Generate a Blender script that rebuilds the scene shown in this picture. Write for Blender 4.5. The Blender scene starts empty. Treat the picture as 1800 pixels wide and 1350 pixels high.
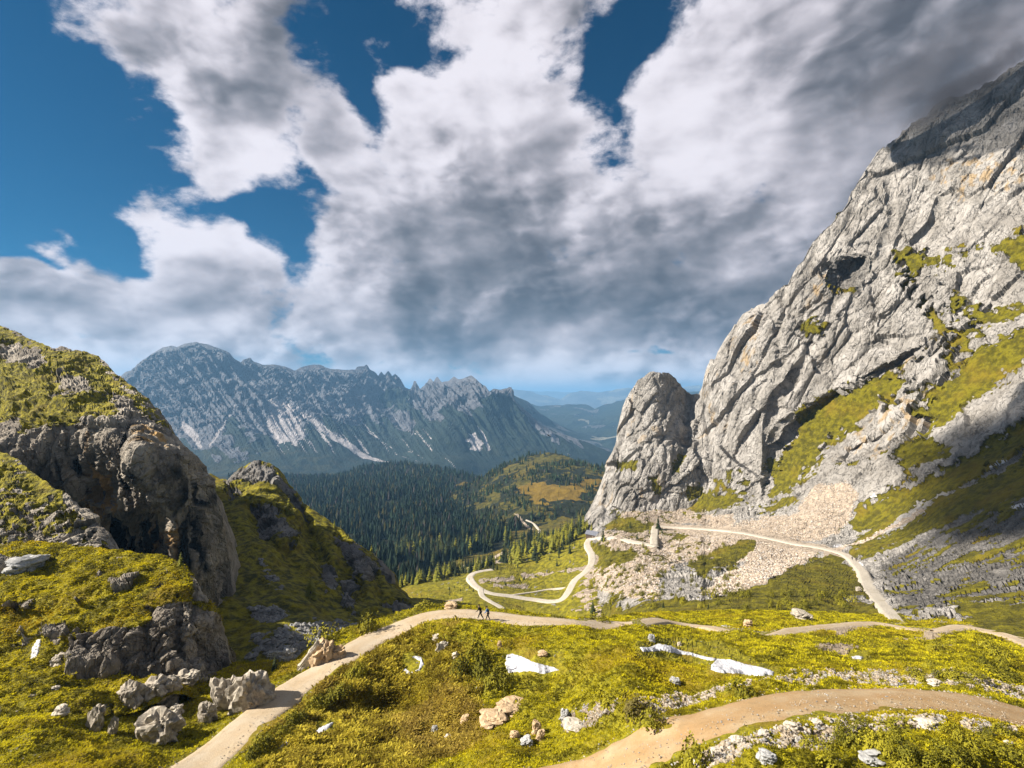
import bpy, math, random, numpy as np
from mathutils import Vector, Matrix, Euler
from mathutils.bvhtree import BVHTree
R = math.radians
scene = bpy.context.scene
col = scene.collection

# ------------------------------------------------------------------ camera
F = 900.0; CU = 900.0; HV = 695.0           # focal length and horizon of the 1800x1350 photograph
cam_d = bpy.data.cameras.new('camera'); cam = bpy.data.objects.new('camera', cam_d); col.objects.link(cam)
cam_d.sensor_width = 36; cam_d.lens = 18; cam_d.clip_start = 0.5; cam_d.clip_end = 60000
cam.rotation_euler = (R(90), 0, 0); cam_d.shift_y = (HV - 675.0) / 1800.0
scene.camera = cam
# ------------------------------------------------------------------ light
SUN_EL, SUN_AZ = 34.0, -95.0                 # azimuth measured from +Y towards +X
world = bpy.data.worlds.new('World'); scene.world = world; world.use_nodes = True
scene.view_settings.view_transform = 'Standard'; scene.view_settings.look = 'None'
scene.view_settings.exposure = 1.45; scene.view_settings.gamma = 1.0
sd = bpy.data.lights.new('sun', 'SUN'); sun = bpy.data.objects.new('sun', sd); col.objects.link(sun)
sd.energy = 5.0; sd.angle = R(0.5); sd.color = (1.0, 0.93, 0.83)
sdir = Vector((math.sin(R(SUN_AZ))*math.cos(R(SUN_EL)), math.cos(R(SUN_AZ))*math.cos(R(SUN_EL)), math.sin(R(SUN_EL))))
sun.rotation_euler = sdir.to_track_quat('Z', 'Y').to_euler()
scene.cycles.max_bounces = 4; scene.cycles.diffuse_bounces = 2; scene.cycles.glossy_bounces = 1
scene.cycles.transparent_max_bounces = 6; scene.cycles.volume_bounces = 0
scene.cycles.use_denoising = True

# node helpers -------------------------------------------------------
class NT:
    def __init__(s, tree): s.t = tree; tree.nodes.clear()
    def n(s, typ, **kw):
        nd = s.t.nodes.new(typ)
        for k, v in kw.items(): setattr(nd, k, v)
        return nd
    def link(s, a, b): s.t.links.new(a, b)
    def setin(s, sock, v):
        if v is None: return
        if hasattr(v, 'links') or isinstance(v, bpy.types.NodeSocket): s.link(v, sock)
        else: sock.default_value = v
    def m(s, op, a, b=None, c=None, clamp=False):
        nd = s.n('ShaderNodeMath', operation=op, use_clamp=clamp)
        s.setin(nd.inputs[0], a); s.setin(nd.inputs[1], b); s.setin(nd.inputs[2], c)
        return nd.outputs[0]
    def v(s, op, a, b=None, scale=None):
        nd = s.n('ShaderNodeVectorMath', operation=op)
        s.setin(nd.inputs[0], a); s.setin(nd.inputs[1], b)
        if scale is not None: s.setin(nd.inputs['Scale'], scale)
        return nd.outputs['Value'] if op in ('DOT_PRODUCT', 'LENGTH', 'DISTANCE') else nd.outputs[0]
    def mix(s, f, a, b):
        nd = s.n('ShaderNodeMix', data_type='RGBA')
        s.setin(nd.inputs[0], f); s.setin(nd.inputs[6], a); s.setin(nd.inputs[7], b)
        return nd.outputs[2]
    def noise(s, vec, scale, detail=4, rough=0.55, dist=0.0):
        nd = s.n('ShaderNodeTexNoise'); s.setin(nd.inputs['Vector'], vec)
        nd.inputs['Scale'].default_value = scale; nd.inputs['Detail'].default_value = detail
        nd.inputs['Roughness'].default_value = rough; nd.inputs['Distortion'].default_value = dist
        return nd.outputs[0]
    def ss(s, x, a, b, c=0.0, d=1.0):
        nd = s.n('ShaderNodeMapRange', interpolation_type='SMOOTHSTEP')
        s.setin(nd.inputs[0], x); s.setin(nd.inputs[1], a); s.setin(nd.inputs[2], b)
        nd.inputs[3].default_value = c; nd.inputs[4].default_value = d
        return nd.outputs[0]
def rgb(r, g, b): return (r, g, b, 1.0)

# ------------------------------------------------------------------ sky (world, all in compass directions)
def az_el(u, v):
    a = math.atan((u-CU)/F); return a, math.atan((HV-v)/F*math.cos(a))
w = NT(world.node_tree)
tc = w.n('ShaderNodeTexCoord'); D = tc.outputs['Generated']
sep = w.n('ShaderNodeSeparateXYZ'); w.link(D, sep.inputs[0])
DX, DY, DZ = sep.outputs
AZ = w.m('ARCTAN2', DX, DY); EL = w.m('ARCSINE', DZ)
sky = w.n('ShaderNodeTexSky', sky_type='NISHITA'); sky.sun_disc = False
sky.sun_elevation = R(SUN_EL); sky.sun_rotation = R(SUN_AZ); sky.altitude = 1800; sky.air_density = 1.0; sky.dust_density = 0.3; sky.ozone_density = 3.0
warp = w.n('ShaderNodeTexNoise'); w.link(D, warp.inputs['Vector']); warp.inputs['Scale'].default_value = 5.0; warp.inputs['Detail'].default_value = 3
wv = w.v('SCALE', w.v('SUBTRACT', warp.outputs[1], (0.5, 0.5, 0.5)), scale=0.16)
sw = w.n('ShaderNodeSeparateXYZ'); w.link(wv, sw.inputs[0])
AZw = w.m('ADD', AZ, sw.outputs[0]); ELw = w.m('ADD', EL, sw.outputs[2])
def blobs(lst):
    tot = None
    for (u, v, su, sv, rot, amp) in lst:
        a, e = az_el(u, v); ra, re = su/F*math.cos(a)**2, sv/F*math.cos(a)
        c, s_ = math.cos(R(rot)), math.sin(R(rot))
        dx = w.m('SUBTRACT', AZw, a); dy = w.m('SUBTRACT', ELw, e)
        p = w.m('MULTIPLY_ADD', dx, c/ra, w.m('MULTIPLY', dy, s_/ra))
        q = w.m('MULTIPLY_ADD', dx, -s_/re, w.m('MULTIPLY', dy, c/re))
        r2 = w.m('MULTIPLY_ADD', p, p, w.m('MULTIPLY', q, q))
        g = w.m('MULTIPLY', w.m('POWER', 2.0, w.m('MULTIPLY', r2, -1.0)), amp)
        tot = g if tot is None else w.m('ADD', tot, g)
    return tot
# (u, v, radius along, radius across, tilt, amount)
COVER = blobs([(20, 200, 200, 150, 15, -1.9), (170, 300, 110, 75, 30, -1.3), (250, 130, 50, 50, 0, -0.35), (570, 50, 60, 100, -10, -0.95), (700, 80, 80, 60, 20, -0.8), (790, 95, 60, 30, 0, -0.8), (1130, 40, 75, 60, 40, -1.15), (1075, 120, 55, 50, 0, -0.95), (1100, 260, 40, 60, 0, -1.05),
               (480, 400, 75, 75, 40, -1.45), (560, 330, 50, 22, -35, -0.9), (190, 455, 60, 32, -25, -1.1), (60, 400, 70, 35, 0, -1.1), (635, 190, 24, 55, 20, -1.0), (530, 235, 20, 30, 0, -0.5), (370, 385, 90, 14, 0, -0.7), (1180, 604, 120, 7, 4, -0.7), (700, 690, 900, 40, 0, 0.5), (910, 615, 60, 10, 0, -0.3), (70, 480, 90, 10, -20, -0.9),
               (350, 60, 170, 70, -25, 0.8), (370, 190, 60, 70, 0, 0.8), (390, 290, 90, 50, 0, 0.9), (250, 360, 80, 38, 15, 1.1), (190, 395, 50, 18, 0, 0.6), (340, 440, 120, 50, 0, 1.2), (80, 420, 70, 12, -28, 1.1), (900, 330, 260, 190, 0, 0.9), (1450, 250, 300, 300, 0, 1.0), (650, 60, 30, 50, 0, 0.4), (740, 400, 60, 40, 0, .6), (985, 610, 60, 20, 0, .6),
               (800, 560, 900, 55, 0, 1.0), (100, 560, 260, 50, 0, 0.9), (1130, 650, 160, 30, 0, 0.6), (610, 390, 60, 110, -30, 1.0), (470, 170, 60, 130, -20, 0.9), (800, 200, 130, 60, 0, 0.7), (900, 40, 80, 50, 0, 0.3), (1180, 200, 60, 80, 0, 0.5), (1010, 220, 60, 60, 0, 0.5), (560, 250, 60, 40, 0, 0.6), (1600, 0, 300, 100, 0, 0.6)])
SHADE = blobs([(800, 430, 190, 120, 0, 0.62), (1000, 480, 280, 70, -3, 0.6), (490, 60, 60, 110, -20, 0.75), (560, 220, 70, 90, 0, 0.5), (390, 490, 80, 26, 0, 0.8), (760, 600, 130, 45, 0, 0.75), (1250, 420, 200, 60, 15, 0.35),
               (1150, 540, 280, 36, 5, 0.55), (1760, 60, 260, 160, 15, 0.6), (1500, 60, 200, 120, 30, 0.35), (980, 260, 110, 60, 0, 0.35), (150, 570, 160, 20, 0, 0.35), (620, 630, 300, 18, 0, 0.45), (1220, 672, 90, 16, 0, 0.9), (1500, 300, 200, 100, 35, 0.2), (0, 520, 60, 26, 0, 0.5), (1600, 200, 160, 100, 30, 0.2),
               (620, 400, 50, 110, -25, -0.55), (400, 290, 90, 60, 0, -0.55), (210, 355, 80, 35, 10, -0.55), (410, 100, 70, 80, 0, -0.6), (780, 200, 110, 70, 0, -0.6), (1180, 230, 80, 90, 0, -0.45), (1120, 645, 120, 16, 0, -0.9), (310, 420, 90, 28, 0, -0.7), (1020, 340, 100, 40, 0, -0.2), (940, 600, 70, 14, 10, -0.4), (1350, 200, 110, 90, 0, -0.2), (640, 570, 50, 40, -50, -0.5), (850, 60, 120, 60, 0, -0.2)])
fl = w.n('ShaderNodeCombineXYZ'); w.link(DX, fl.inputs[0]); w.link(DY, fl.inputs[1]); w.link(w.m('MULTIPLY', DZ, 1.7), fl.inputs[2])
Dn = w.v('ADD', fl.outputs[0], w.v('SCALE', wv, scale=0.35))
n1 = w.noise(Dn, 6.5, 10, 0.56, 0.0); n2 = w.noise(Dn, 24.0, 9, 0.66, 0.0)
def puff(vec):
    tot = None
    for sc, a in ((7.0, .55), (15.0, .3), (33.0, .16)):
        vn = w.n('ShaderNodeTexVoronoi', feature='F1'); w.setin(vn.inputs['Vector'], vec); vn.inputs['Scale'].default_value = sc
        x = w.m('MULTIPLY', w.m('SUBTRACT', 0.45, vn.outputs['Distance']), a); tot = x if tot is None else w.m('ADD', tot, x)
    return tot
wq = w.n('ShaderNodeTexNoise'); w.link(Dn, wq.inputs['Vector']); wq.inputs['Scale'].default_value = 16; wq.inputs['Detail'].default_value = 4
Dp = w.v('ADD', Dn, w.v('SCALE', w.v('SUBTRACT', wq.outputs[1], (.5, .5, .5)), scale=.06))
pf = puff(Dp); pfs = puff(w.v('ADD', Dp, tuple(x*0.02 for x in sdir)))
nn = w.m('ADD', w.m('MULTIPLY', pf, 1.6), w.m('ADD', w.m('MULTIPLY', w.m('SUBTRACT', n1, 0.5), 3.0), w.m('MULTIPLY', w.m('SUBTRACT', n2, 0.5), 1.6)))
dens = w.m('ADD', w.m('ADD', COVER, nn), 0.15)
alpha = w.ss(dens, -0.28, 0.55)
n3 = w.noise(Dn, 4.2, 4, 0.45, 0.0)
# self shading: the same field looked up a little nearer the sun
Ds = w.v('ADD', Dn, tuple(x*0.035 for x in sdir))
n1s = w.noise(Ds, 7.5, 4, 0.42, 0.0); n1l = w.noise(Dn, 7.5, 4, 0.42, 0.0)
lit = w.m('MULTIPLY', w.m('SUBTRACT', n1l, n1s), 2.6)
lit = w.m('ADD', lit, w.m('MULTIPLY', w.m('ADD', w.m('MULTIPLY', w.m('SUBTRACT', pf, pfs), 2.2), w.m('MULTIPLY', w.m('ADD', pf, 0.02), .9)), w.ss(n3, .3, .65)))
thick = w.ss(dens, 0.1, 1.7)
n3_ = 0
sh = w.m('ADD', w.m('MULTIPLY', SHADE, 0.85), w.m('MULTIPLY', w.m('SUBTRACT', n3, 0.5), 1.5))
sh = w.m('ADD', sh, w.m('MULTIPLY', w.m('SUBTRACT', thick, 0.45), 0.42))
sh = w.m('SUBTRACT', w.m('SUBTRACT', sh, lit), w.m('MULTIPLY', w.m('SUBTRACT', n2, 0.5), 0.28))
cr = w.n('ShaderNodeValToRGB'); w.link(w.m('MULTIPLY', w.m('ADD', sh, 0.52), 0.52), cr.inputs[0])
cr.color_ramp.interpolation = 'B_SPLINE'; e = cr.color_ramp.elements; e[0].position = 0.0; e[0].color = rgb(0.52, 0.50, 0.54); e[1].position = 1.0; e[1].color = rgb(0.05, 0.055, 0.068)
for p, c in ((0.2, (0.46, 0.44, 0.475)), (0.42, (0.27, 0.26, 0.29)), (0.68, (0.13, 0.133, 0.153))):
    x = cr.color_ramp.elements.new(p); x.color = rgb(*c)
skc = w.v('MULTIPLY', sky.outputs[0], (0.0003, 0.0235, 0.033))
bw = w.mix(w.ss(EL, 0.0, -0.03), w.mix(alpha, skc, cr.outputs[0]), rgb(0.10, 0.12, 0.13))
bg = w.n('ShaderNodeBackground'); w.link(bw, bg.inputs[0]); bg.inputs[1].default_value = 0.64
out = w.n('ShaderNodeOutputWorld'); w.link(bg.outputs[0], out.inputs[0])
world.cycles.sampling_method = 'MANUAL'; world.cycles.sample_map_resolution = 512

# ------------------------------------------------------------------ numpy noise
def _hash(ix, iy, iz, seed):
    h = (ix.astype(np.uint32)*np.uint32(374761393) + iy.astype(np.uint32)*np.uint32(668265263) + iz.astype(np.uint32)*np.uint32(2147483647) + np.uint32((seed*2246822519) & 0xffffffff))
    h = (h ^ (h >> np.uint32(13)))*np.uint32(1274126177); h = (h ^ (h >> np.uint32(16)))*np.uint32(2654435769)
    return h ^ (h >> np.uint32(15))
def perlin(P, seed=0):
    Pf = np.floor(P); fr = (P-Pf); I = Pf.astype(np.int64)
    t = fr*fr*fr*(fr*(fr*6-15)+10); o = 0
    for dx in (0, 1):
        wx = t[:, 0] if dx else 1-t[:, 0]
        for dy in (0, 1):
            wy = wx*(t[:, 1] if dy else 1-t[:, 1])
            for dz in (0, 1):
                wz = wy*(t[:, 2] if dz else 1-t[:, 2])
                h = _hash(I[:, 0]+dx, I[:, 1]+dy, I[:, 2]+dz, seed)
                gx = (h & np.uint32(1023))/511.5-1; gy = ((h >> np.uint32(10)) & np.uint32(1023))/511.5-1; gz = ((h >> np.uint32(20)) & np.uint32(1023))/511.5-1
                o = o+wz*(gx*(fr[:, 0]-dx)+gy*(fr[:, 1]-dy)+gz*(fr[:, 2]-dz))
    return o*1.3
def fbm(P, octv=5, gain=0.5, lac=2.03, seed=0):
    o = 0; a = 1.0; s = 0
    for k in range(octv):
        o = o+a*perlin(P*(lac**k)+17.3*k, seed+k); s += a; a *= gain
    return o/s*1.6
def ridged(P, octv=4, gain=0.5, seed=0):
    o = 0; a = 1.0; s = 0
    for k in range(octv):
        o = o+a*(1-2.2*np.abs(perlin(P*(2.07**k)+9.1*k, seed+k))); s += a; a *= gain
    return o/s
def blocks(P, seed=0, tilt=0.9):
    """faceted, tilted blocks with cracks between them (F1 cells)"""
    I = np.floor(P).astype(np.int64); b1 = np.full(len(P), 1e9); b2 = np.full(len(P), 1e9); val = np.zeros(len(P))
    for dx in (-1, 0, 1):
        for dy in (-1, 0, 1):
            for dz in (-1, 0, 1):
                J = I+np.array((dx, dy, dz)); h = _hash(J[:, 0], J[:, 1], J[:, 2], seed)
                q = np.stack([(h & np.uint32(1023))/1023., ((h >> np.uint32(10)) & np.uint32(1023))/1023., ((h >> np.uint32(20)) & np.uint32(1023))/1023.], 1)
                d = P-(J+q); dd = (d*d).sum(1)
                h2 = _hash(J[:, 2], J[:, 0], J[:, 1], seed+7)
                g = np.stack([(h2 & np.uint32(1023))/511.5-1, ((h2 >> np.uint32(10)) & np.uint32(1023))/511.5-1, ((h2 >> np.uint32(20)) & np.uint32(1023))/511.5-1], 1)
                vv = (d*g).sum(1)*tilt+(q[:, 0]+q[:, 1]-1)*0.8
                near = dd < b1
                b2 = np.where(near, b1, np.minimum(b2, dd)); val = np.where(near, vv, val); b1 = np.where(near, dd, b1)
    e_ = np.sqrt(b2)-np.sqrt(b1)
    return val, e_
def sstep(x, a, b):
    t = np.clip((x-a)/(b-a), 0, 1); return t*t*(3-2*t)
def sd_poly(U, V, poly):
    """signed pixel distance, positive inside"""
    P = np.array(poly, float); Q = np.roll(P, -1, 0); d = np.full(U.shape, 1e9); ins = np.zeros(U.shape, bool)
    for (x0, y0), (x1, y1) in zip(P, Q):
        ex, ey = x1-x0, y1-y0; t = np.clip(((U-x0)*ex+(V-y0)*ey)/(ex*ex+ey*ey+1e-9), 0, 1)
        d = np.minimum(d, (U-x0-t*ex)**2+(V-y0-t*ey)**2)
        c = ((y0 > V) != (y1 > V))
        xi = x0+(V-y0)/(ey if abs(ey) > 1e-9 else 1e-9)*ex
        ins ^= c & (U < xi)
    return np.where(ins, 1, -1)*np.sqrt(d)
def sd_line(U, V, line):
    P = np.array(line, float); d = np.full(U.shape, 1e9); side = np.zeros(U.shape); tt = np.zeros(U.shape)
    n = len(P)-1
    for k in range(n):
        (x0, y0), (x1, y1) = P[k][:2], P[k+1][:2]
        ex, ey = x1-x0, y1-y0; t = np.clip(((U-x0)*ex+(V-y0)*ey)/(ex*ex+ey*ey+1e-9), 0, 1)
        dd = (U-x0-t*ex)**2+(V-y0-t*ey)**2; m = dd < d
        d = np.where(m, dd, d); side = np.where(m, np.sign(ex*(V-y0)-ey*(U-x0)), side); tt = np.where(m, (k+t)/n, tt)
    return np.sqrt(d), side, tt
def tps(ctrl):
    """thin-plate log depth over the picture's directions"""
    C = np.array(ctrl, float); X = C[:, :2]/300.; y = np.log(C[:, 2]); n = len(C)
    r2 = ((X[:, None]-X[None])**2).sum(2); K = 0.5*r2*np.log(r2+1e-9)+np.eye(n)*0.01
    A = np.zeros((n+3, n+3)); A[:n, :n] = K; A[:n, n] = 1; A[:n, n+1:] = X; A[n, :n] = 1; A[n+1:, :n] = X.T
    s = np.linalg.solve(A, np.concatenate([y, [0, 0, 0]]))
    def f(U, V):
        u_ = U/300.; v_ = V/300.; o = s[n]+s[n+1]*u_+s[n+2]*v_
        for k in range(n):
            r = (u_-X[k, 0])**2+(v_-X[k, 1])**2; o = o+s[k]*0.5*r*np.log(r+1e-9)
        return np.exp(o)
    return f

# ------------------------------------------------------------------ mesh helpers
def mesh_np(name, V, Fc, smooth=True):
    me = bpy.data.meshes.new(name); Fc = np.asarray(Fc, np.int32); k = Fc.shape[1]
    me.vertices.add(len(V)); me.vertices.foreach_set('co', np.asarray(V, np.float32).ravel())
    me.loops.add(Fc.size); me.loops.foreach_set('vertex_index', Fc.ravel())
    me.polygons.add(len(Fc)); me.polygons.foreach_set('loop_start', np.arange(0, Fc.size, k, dtype=np.int32))
    me.polygons.foreach_set('use_smooth', np.full(len(Fc), smooth))
    me.update(calc_edges=True); return me
def attr(me, name, cols):
    a = me.color_attributes.new(name, 'FLOAT_COLOR', 'POINT'); c = np.ones((len(cols), 4), np.float32); c[:, :3] = cols
    a.data.foreach_set('color', c.ravel())
def link(name, me, mat=None, parent=None, **props):
    o = bpy.data.objects.new(name, me); col.objects.link(o)
    if mat is not None and me is not None: me.materials.clear(); me.materials.append(mat)
    if parent is not None: o.parent = parent
    for k, v in props.items(): o[k] = v
    return o

# ------------------------------------------------------------------ materials
ALB = 0.62
def principled(nt, colr, rough, normal=None, spec=0.2):
    colr = nt.v('SCALE', colr, scale=ALB)
    b = nt.n('ShaderNodeBsdfPrincipled'); nt.setin(b.inputs['Base Color'], colr); nt.setin(b.inputs['Roughness'], rough)
    b.inputs['Specular IOR Level'].default_value = spec
    if normal is not None: nt.link(normal, b.inputs['Normal'])
    o = nt.n('ShaderNodeOutputMaterial'); nt.link(b.outputs[0], o.inputs[0]); return b
def terrain_mat(name, S, grass, grass2, rock, rock2, gravel, ochre=(0.52, 0.37, 0.20), third=None, bump=1.0, strat=(1.0, 1.0, 1.0)):
    """S = size in metres of the finest visible detail"""
    m = bpy.data.materials.new(name); m.use_nodes = True; t = NT(m.node_tree)
    P = t.n('ShaderNodeTexCoord').outputs['Object']
    a1 = t.n('ShaderNodeAttribute', attribute_name='mask'); s1 = t.n('ShaderNodeSeparateColor'); t.link(a1.outputs['Color'], s1.inputs[0])
    a2 = t.n('ShaderNodeAttribute', attribute_name='mask_b'); s2 = t.n('ShaderNodeSeparateColor'); t.link(a2.outputs['Color'], s2.inputs[0])
    G, O, GR = s1.outputs; DK, SN, VAR = s2.outputs
    fine = t.noise(P, 1.0/(S*1.5), 4, 0.65); med = t.noise(P, 1.0/(S*7), 5, 0.6); big = t.noise(P, 1.0/(S*40), 4, 0.55)
    Pr = t.n('ShaderNodeMapping'); t.link(P, Pr.inputs[0]); Pr.inputs['Rotation'].default_value = (0.35, -0.5, 0.4); Pr.inputs['Scale'].default_value = strat
    rk = t.noise(Pr.outputs[0], 1.0/(S*5), 6, 0.68, 0.6)
    ck = t.m('ABSOLUTE', t.m('SUBTRACT', t.noise(Pr.outputs[0], 1.0/(S*13), 3, 0.5, 0.8), 0.5)); ck2 = t.m('ABSOLUTE', t.m('SUBTRACT', t.noise(Pr.outputs[0], 1.0/(S*30), 4, 0.5, 0.4), 0.48))
    joints = t.m('ADD', t.ss(ck, 0.0, 0.022), t.m('MULTIPLY', t.ss(ck2, 0.0, 0.012), 1.5))
    # rock
    rc = t.mix(t.ss(big, 0.35, 0.65), rgb(*rock), rgb(*rock2))
    rc = t.mix(t.m('MULTIPLY', t.ss(rk, 0.46, 0.26), 0.5), rc, rgb(*(x*0.35 for x in rock2)))
    rc = t.mix(t.m('MULTIPLY', t.ss(fine, 0.52, 0.75), 0.5), rc, rgb(*(min(1, x*1.45) for x in rock)))
    rc = t.mix(t.m('MULTIPLY', t.m('SUBTRACT', 1.0, t.ss(ck, 0.0, 0.018)), 0.5), rc, rgb(*(x*0.25 for x in rock2)))
    rc = t.mix(t.m('MULTIPLY', O, t.ss(t.m('ADD', O, med), 0.62, 1.1)), rc, rgb(*ochre))
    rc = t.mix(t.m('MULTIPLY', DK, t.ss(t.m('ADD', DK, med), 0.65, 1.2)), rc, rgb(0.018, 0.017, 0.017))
    # grass
    gc = t.mix(t.ss(med, 0.36, 0.64), rgb(*grass2), rgb(*grass))
    gc = t.mix(t.m('MULTIPLY', t.ss(fine, 0.5, 0.25), 0.6), gc, rgb(*(x*0.4 for x in grass2)))
    gc = t.mix(t.m('MULTIPLY', t.ss(t.m('ADD', big, t.m('MULTIPLY', VAR, 0.5)), 0.5, 0.85), 0.75), gc, rgb(*(third or (0.28, 0.19, 0.015))))
    gf = t.ss(t.m('ADD', G, t.m('MULTIPLY', t.m('SUBTRACT', t.m('ADD', t.m('MULTIPLY', med, 0.6), t.m('MULTIPLY', fine, 0.4)), 0.5), 0.75)), 0.42, 0.58)
    # gravel
    vg = t.n('ShaderNodeTexVoronoi'); t.link(P, vg.inputs['Vector']); vg.inputs['Scale'].default_value = 1.0/(S*2.2)
    gs = t.n('ShaderNodeSeparateColor'); t.link(vg.outputs['Color'], gs.inputs[0])
    gr = t.mix(t.m('MULTIPLY', gs.outputs[0], 0.7), rgb(*gravel), rgb(*(x*0.55 for x in gravel)))
    gr = t.mix(t.ss(med, 0.45, 0.7), gr, rgb(*(min(.8, x*1.15) for x in gravel)))
    c = t.mix(gf, rc, gc)
    grf = t.ss(t.m('ADD', GR, t.m('MULTIPLY', t.m('SUBTRACT', med, 0.5), 0.6)), 0.4, 0.6)
    c = t.mix(grf, c, gr)
    c = t.mix(t.ss(t.m('ADD', SN, t.m('MULTIPLY', t.m('SUBTRACT', med, 0.5), 0.5)), 0.45, 0.55), c, rgb(0.8, 0.8, 0.82))
    # bump
    hr = t.m('ADD', t.m('MULTIPLY', rk, 1.6), t.m('MULTIPLY', joints, 0.35))
    hg = t.m('ADD', t.m('MULTIPLY', fine, 0.5), t.m('MULTIPLY', med, 0.9))
    h = t.m('ADD', t.m('MULTIPLY', hr, t.m('SUBTRACT', 1.0, gf)), t.m('MULTIPLY', hg, gf))
    b = t.n('ShaderNodeBump'); t.link(h, b.inputs['Height']); b.inputs['Strength'].default_value = 1.0; b.inputs['Distance'].default_value = S*3.2*bump
    principled(t, c, 0.9, b.outputs[0]); return m
def simple_mat(name, c1, c2, scale, rough=0.9, bump=0.0, bscale=None, spec=0.2):
    m = bpy.data.materials.new(name); m.use_nodes = True; t = NT(m.node_tree); P = t.n('ShaderNodeTexCoord').outputs['Object']
    n = t.noise(P, scale, 5, 0.6); nrm = None
    if bump:
        b = t.n('ShaderNodeBump'); t.link(t.noise(P, bscale or scale*2, 6, 0.65), b.inputs['Height']); b.inputs['Distance'].default_value = bump; nrm = b.outputs[0]
    principled(t, t.mix(t.ss(n, 0.35, 0.65), rgb(*c1), rgb(*c2)), rough, nrm, spec); return m
GA, GB = (0.40, 0.345, 0.012), (0.17, 0.155, 0.007)
RK, RK2 = (0.40, 0.37, 0.33), (0.28, 0.255, 0.225)
PEB = (0.66, 0.53, 0.40)
M = {}
M['near'] = terrain_mat('near_ground', 0.055, GA, GB, RK, RK2, (0.46, 0.36, 0.25), bump=0.9)
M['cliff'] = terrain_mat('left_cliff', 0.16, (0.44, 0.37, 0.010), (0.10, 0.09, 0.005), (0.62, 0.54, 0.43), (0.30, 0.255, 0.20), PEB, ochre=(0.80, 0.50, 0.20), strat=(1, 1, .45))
M['hill'] = terrain_mat('mid_hill', 0.28, (0.38, 0.325, 0.010), (0.08, 0.075, 0.005), (0.38, 0.36, 0.33), (0.25, 0.23, 0.21), (0.36, 0.345, 0.32))
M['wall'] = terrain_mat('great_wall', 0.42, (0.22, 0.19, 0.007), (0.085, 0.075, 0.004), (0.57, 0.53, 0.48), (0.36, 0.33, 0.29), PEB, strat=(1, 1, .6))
M['valley'] = terrain_mat('valley_meadow', 0.4, (0.36, 0.31, 0.012), (0.15, 0.135, 0.007), RK, RK2, PEB)
M['forest'] = terrain_mat('forest_floor', 1.5, (0.16, 0.13, 0.012), (0.06, 0.06, 0.01), (0.03, 0.035, 0.012), (0.02, 0.028, 0.01), PEB, third=(0.30, 0.18, 0.015))
M['range'] = terrain_mat('far_range', 5.0, (0.022, 0.038, 0.024), (0.014, 0.026, 0.018), (0.20, 0.20, 0.215), (0.165, 0.165, 0.18), (0.54, 0.49, 0.475), third=(0.05, 0.055, 0.025), strat=(1, 1, .6))
M['far'] = terrain_mat('far_hills', 14.0, (0.02, 0.035, 0.02), (0.012, 0.025, 0.016), (0.2, 0.2, 0.2), (0.1, 0.1, 0.1), (0.35, 0.33, 0.25), third=(0.04, 0.05, 0.02))

# air ----------------------------------------------------------------
def build_haze(dens=1/11500.):
    x, y0, y1, z0, z1 = 33000, -260, 47000, -700, 480
    V = [(i, j, k) for k in (z0, z1) for j in (y0, y1) for i in (-x, x)]
    me = mesh_np('haze', V, [(0, 2, 3, 1), (4, 5, 7, 6), (0, 1, 5, 4), (2, 6, 7, 3), (0, 4, 6, 2), (1, 3, 7, 5)], False)
    m = bpy.data.materials.new('air'); m.use_nodes = True; t = NT(m.node_tree)
    pv = t.n('ShaderNodeVolumePrincipled'); pv.inputs['Color'].default_value = rgb(0.24, 0.50, 0.82); pv.inputs['Density'].default_value = dens; pv.inputs['Anisotropy'].default_value = 0.1
    o = t.n('ShaderNodeOutputMaterial'); t.link(pv.outputs[0], o.inputs['Volume'])
    h = link('haze', me, m, kind='stuff'); return h
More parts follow.
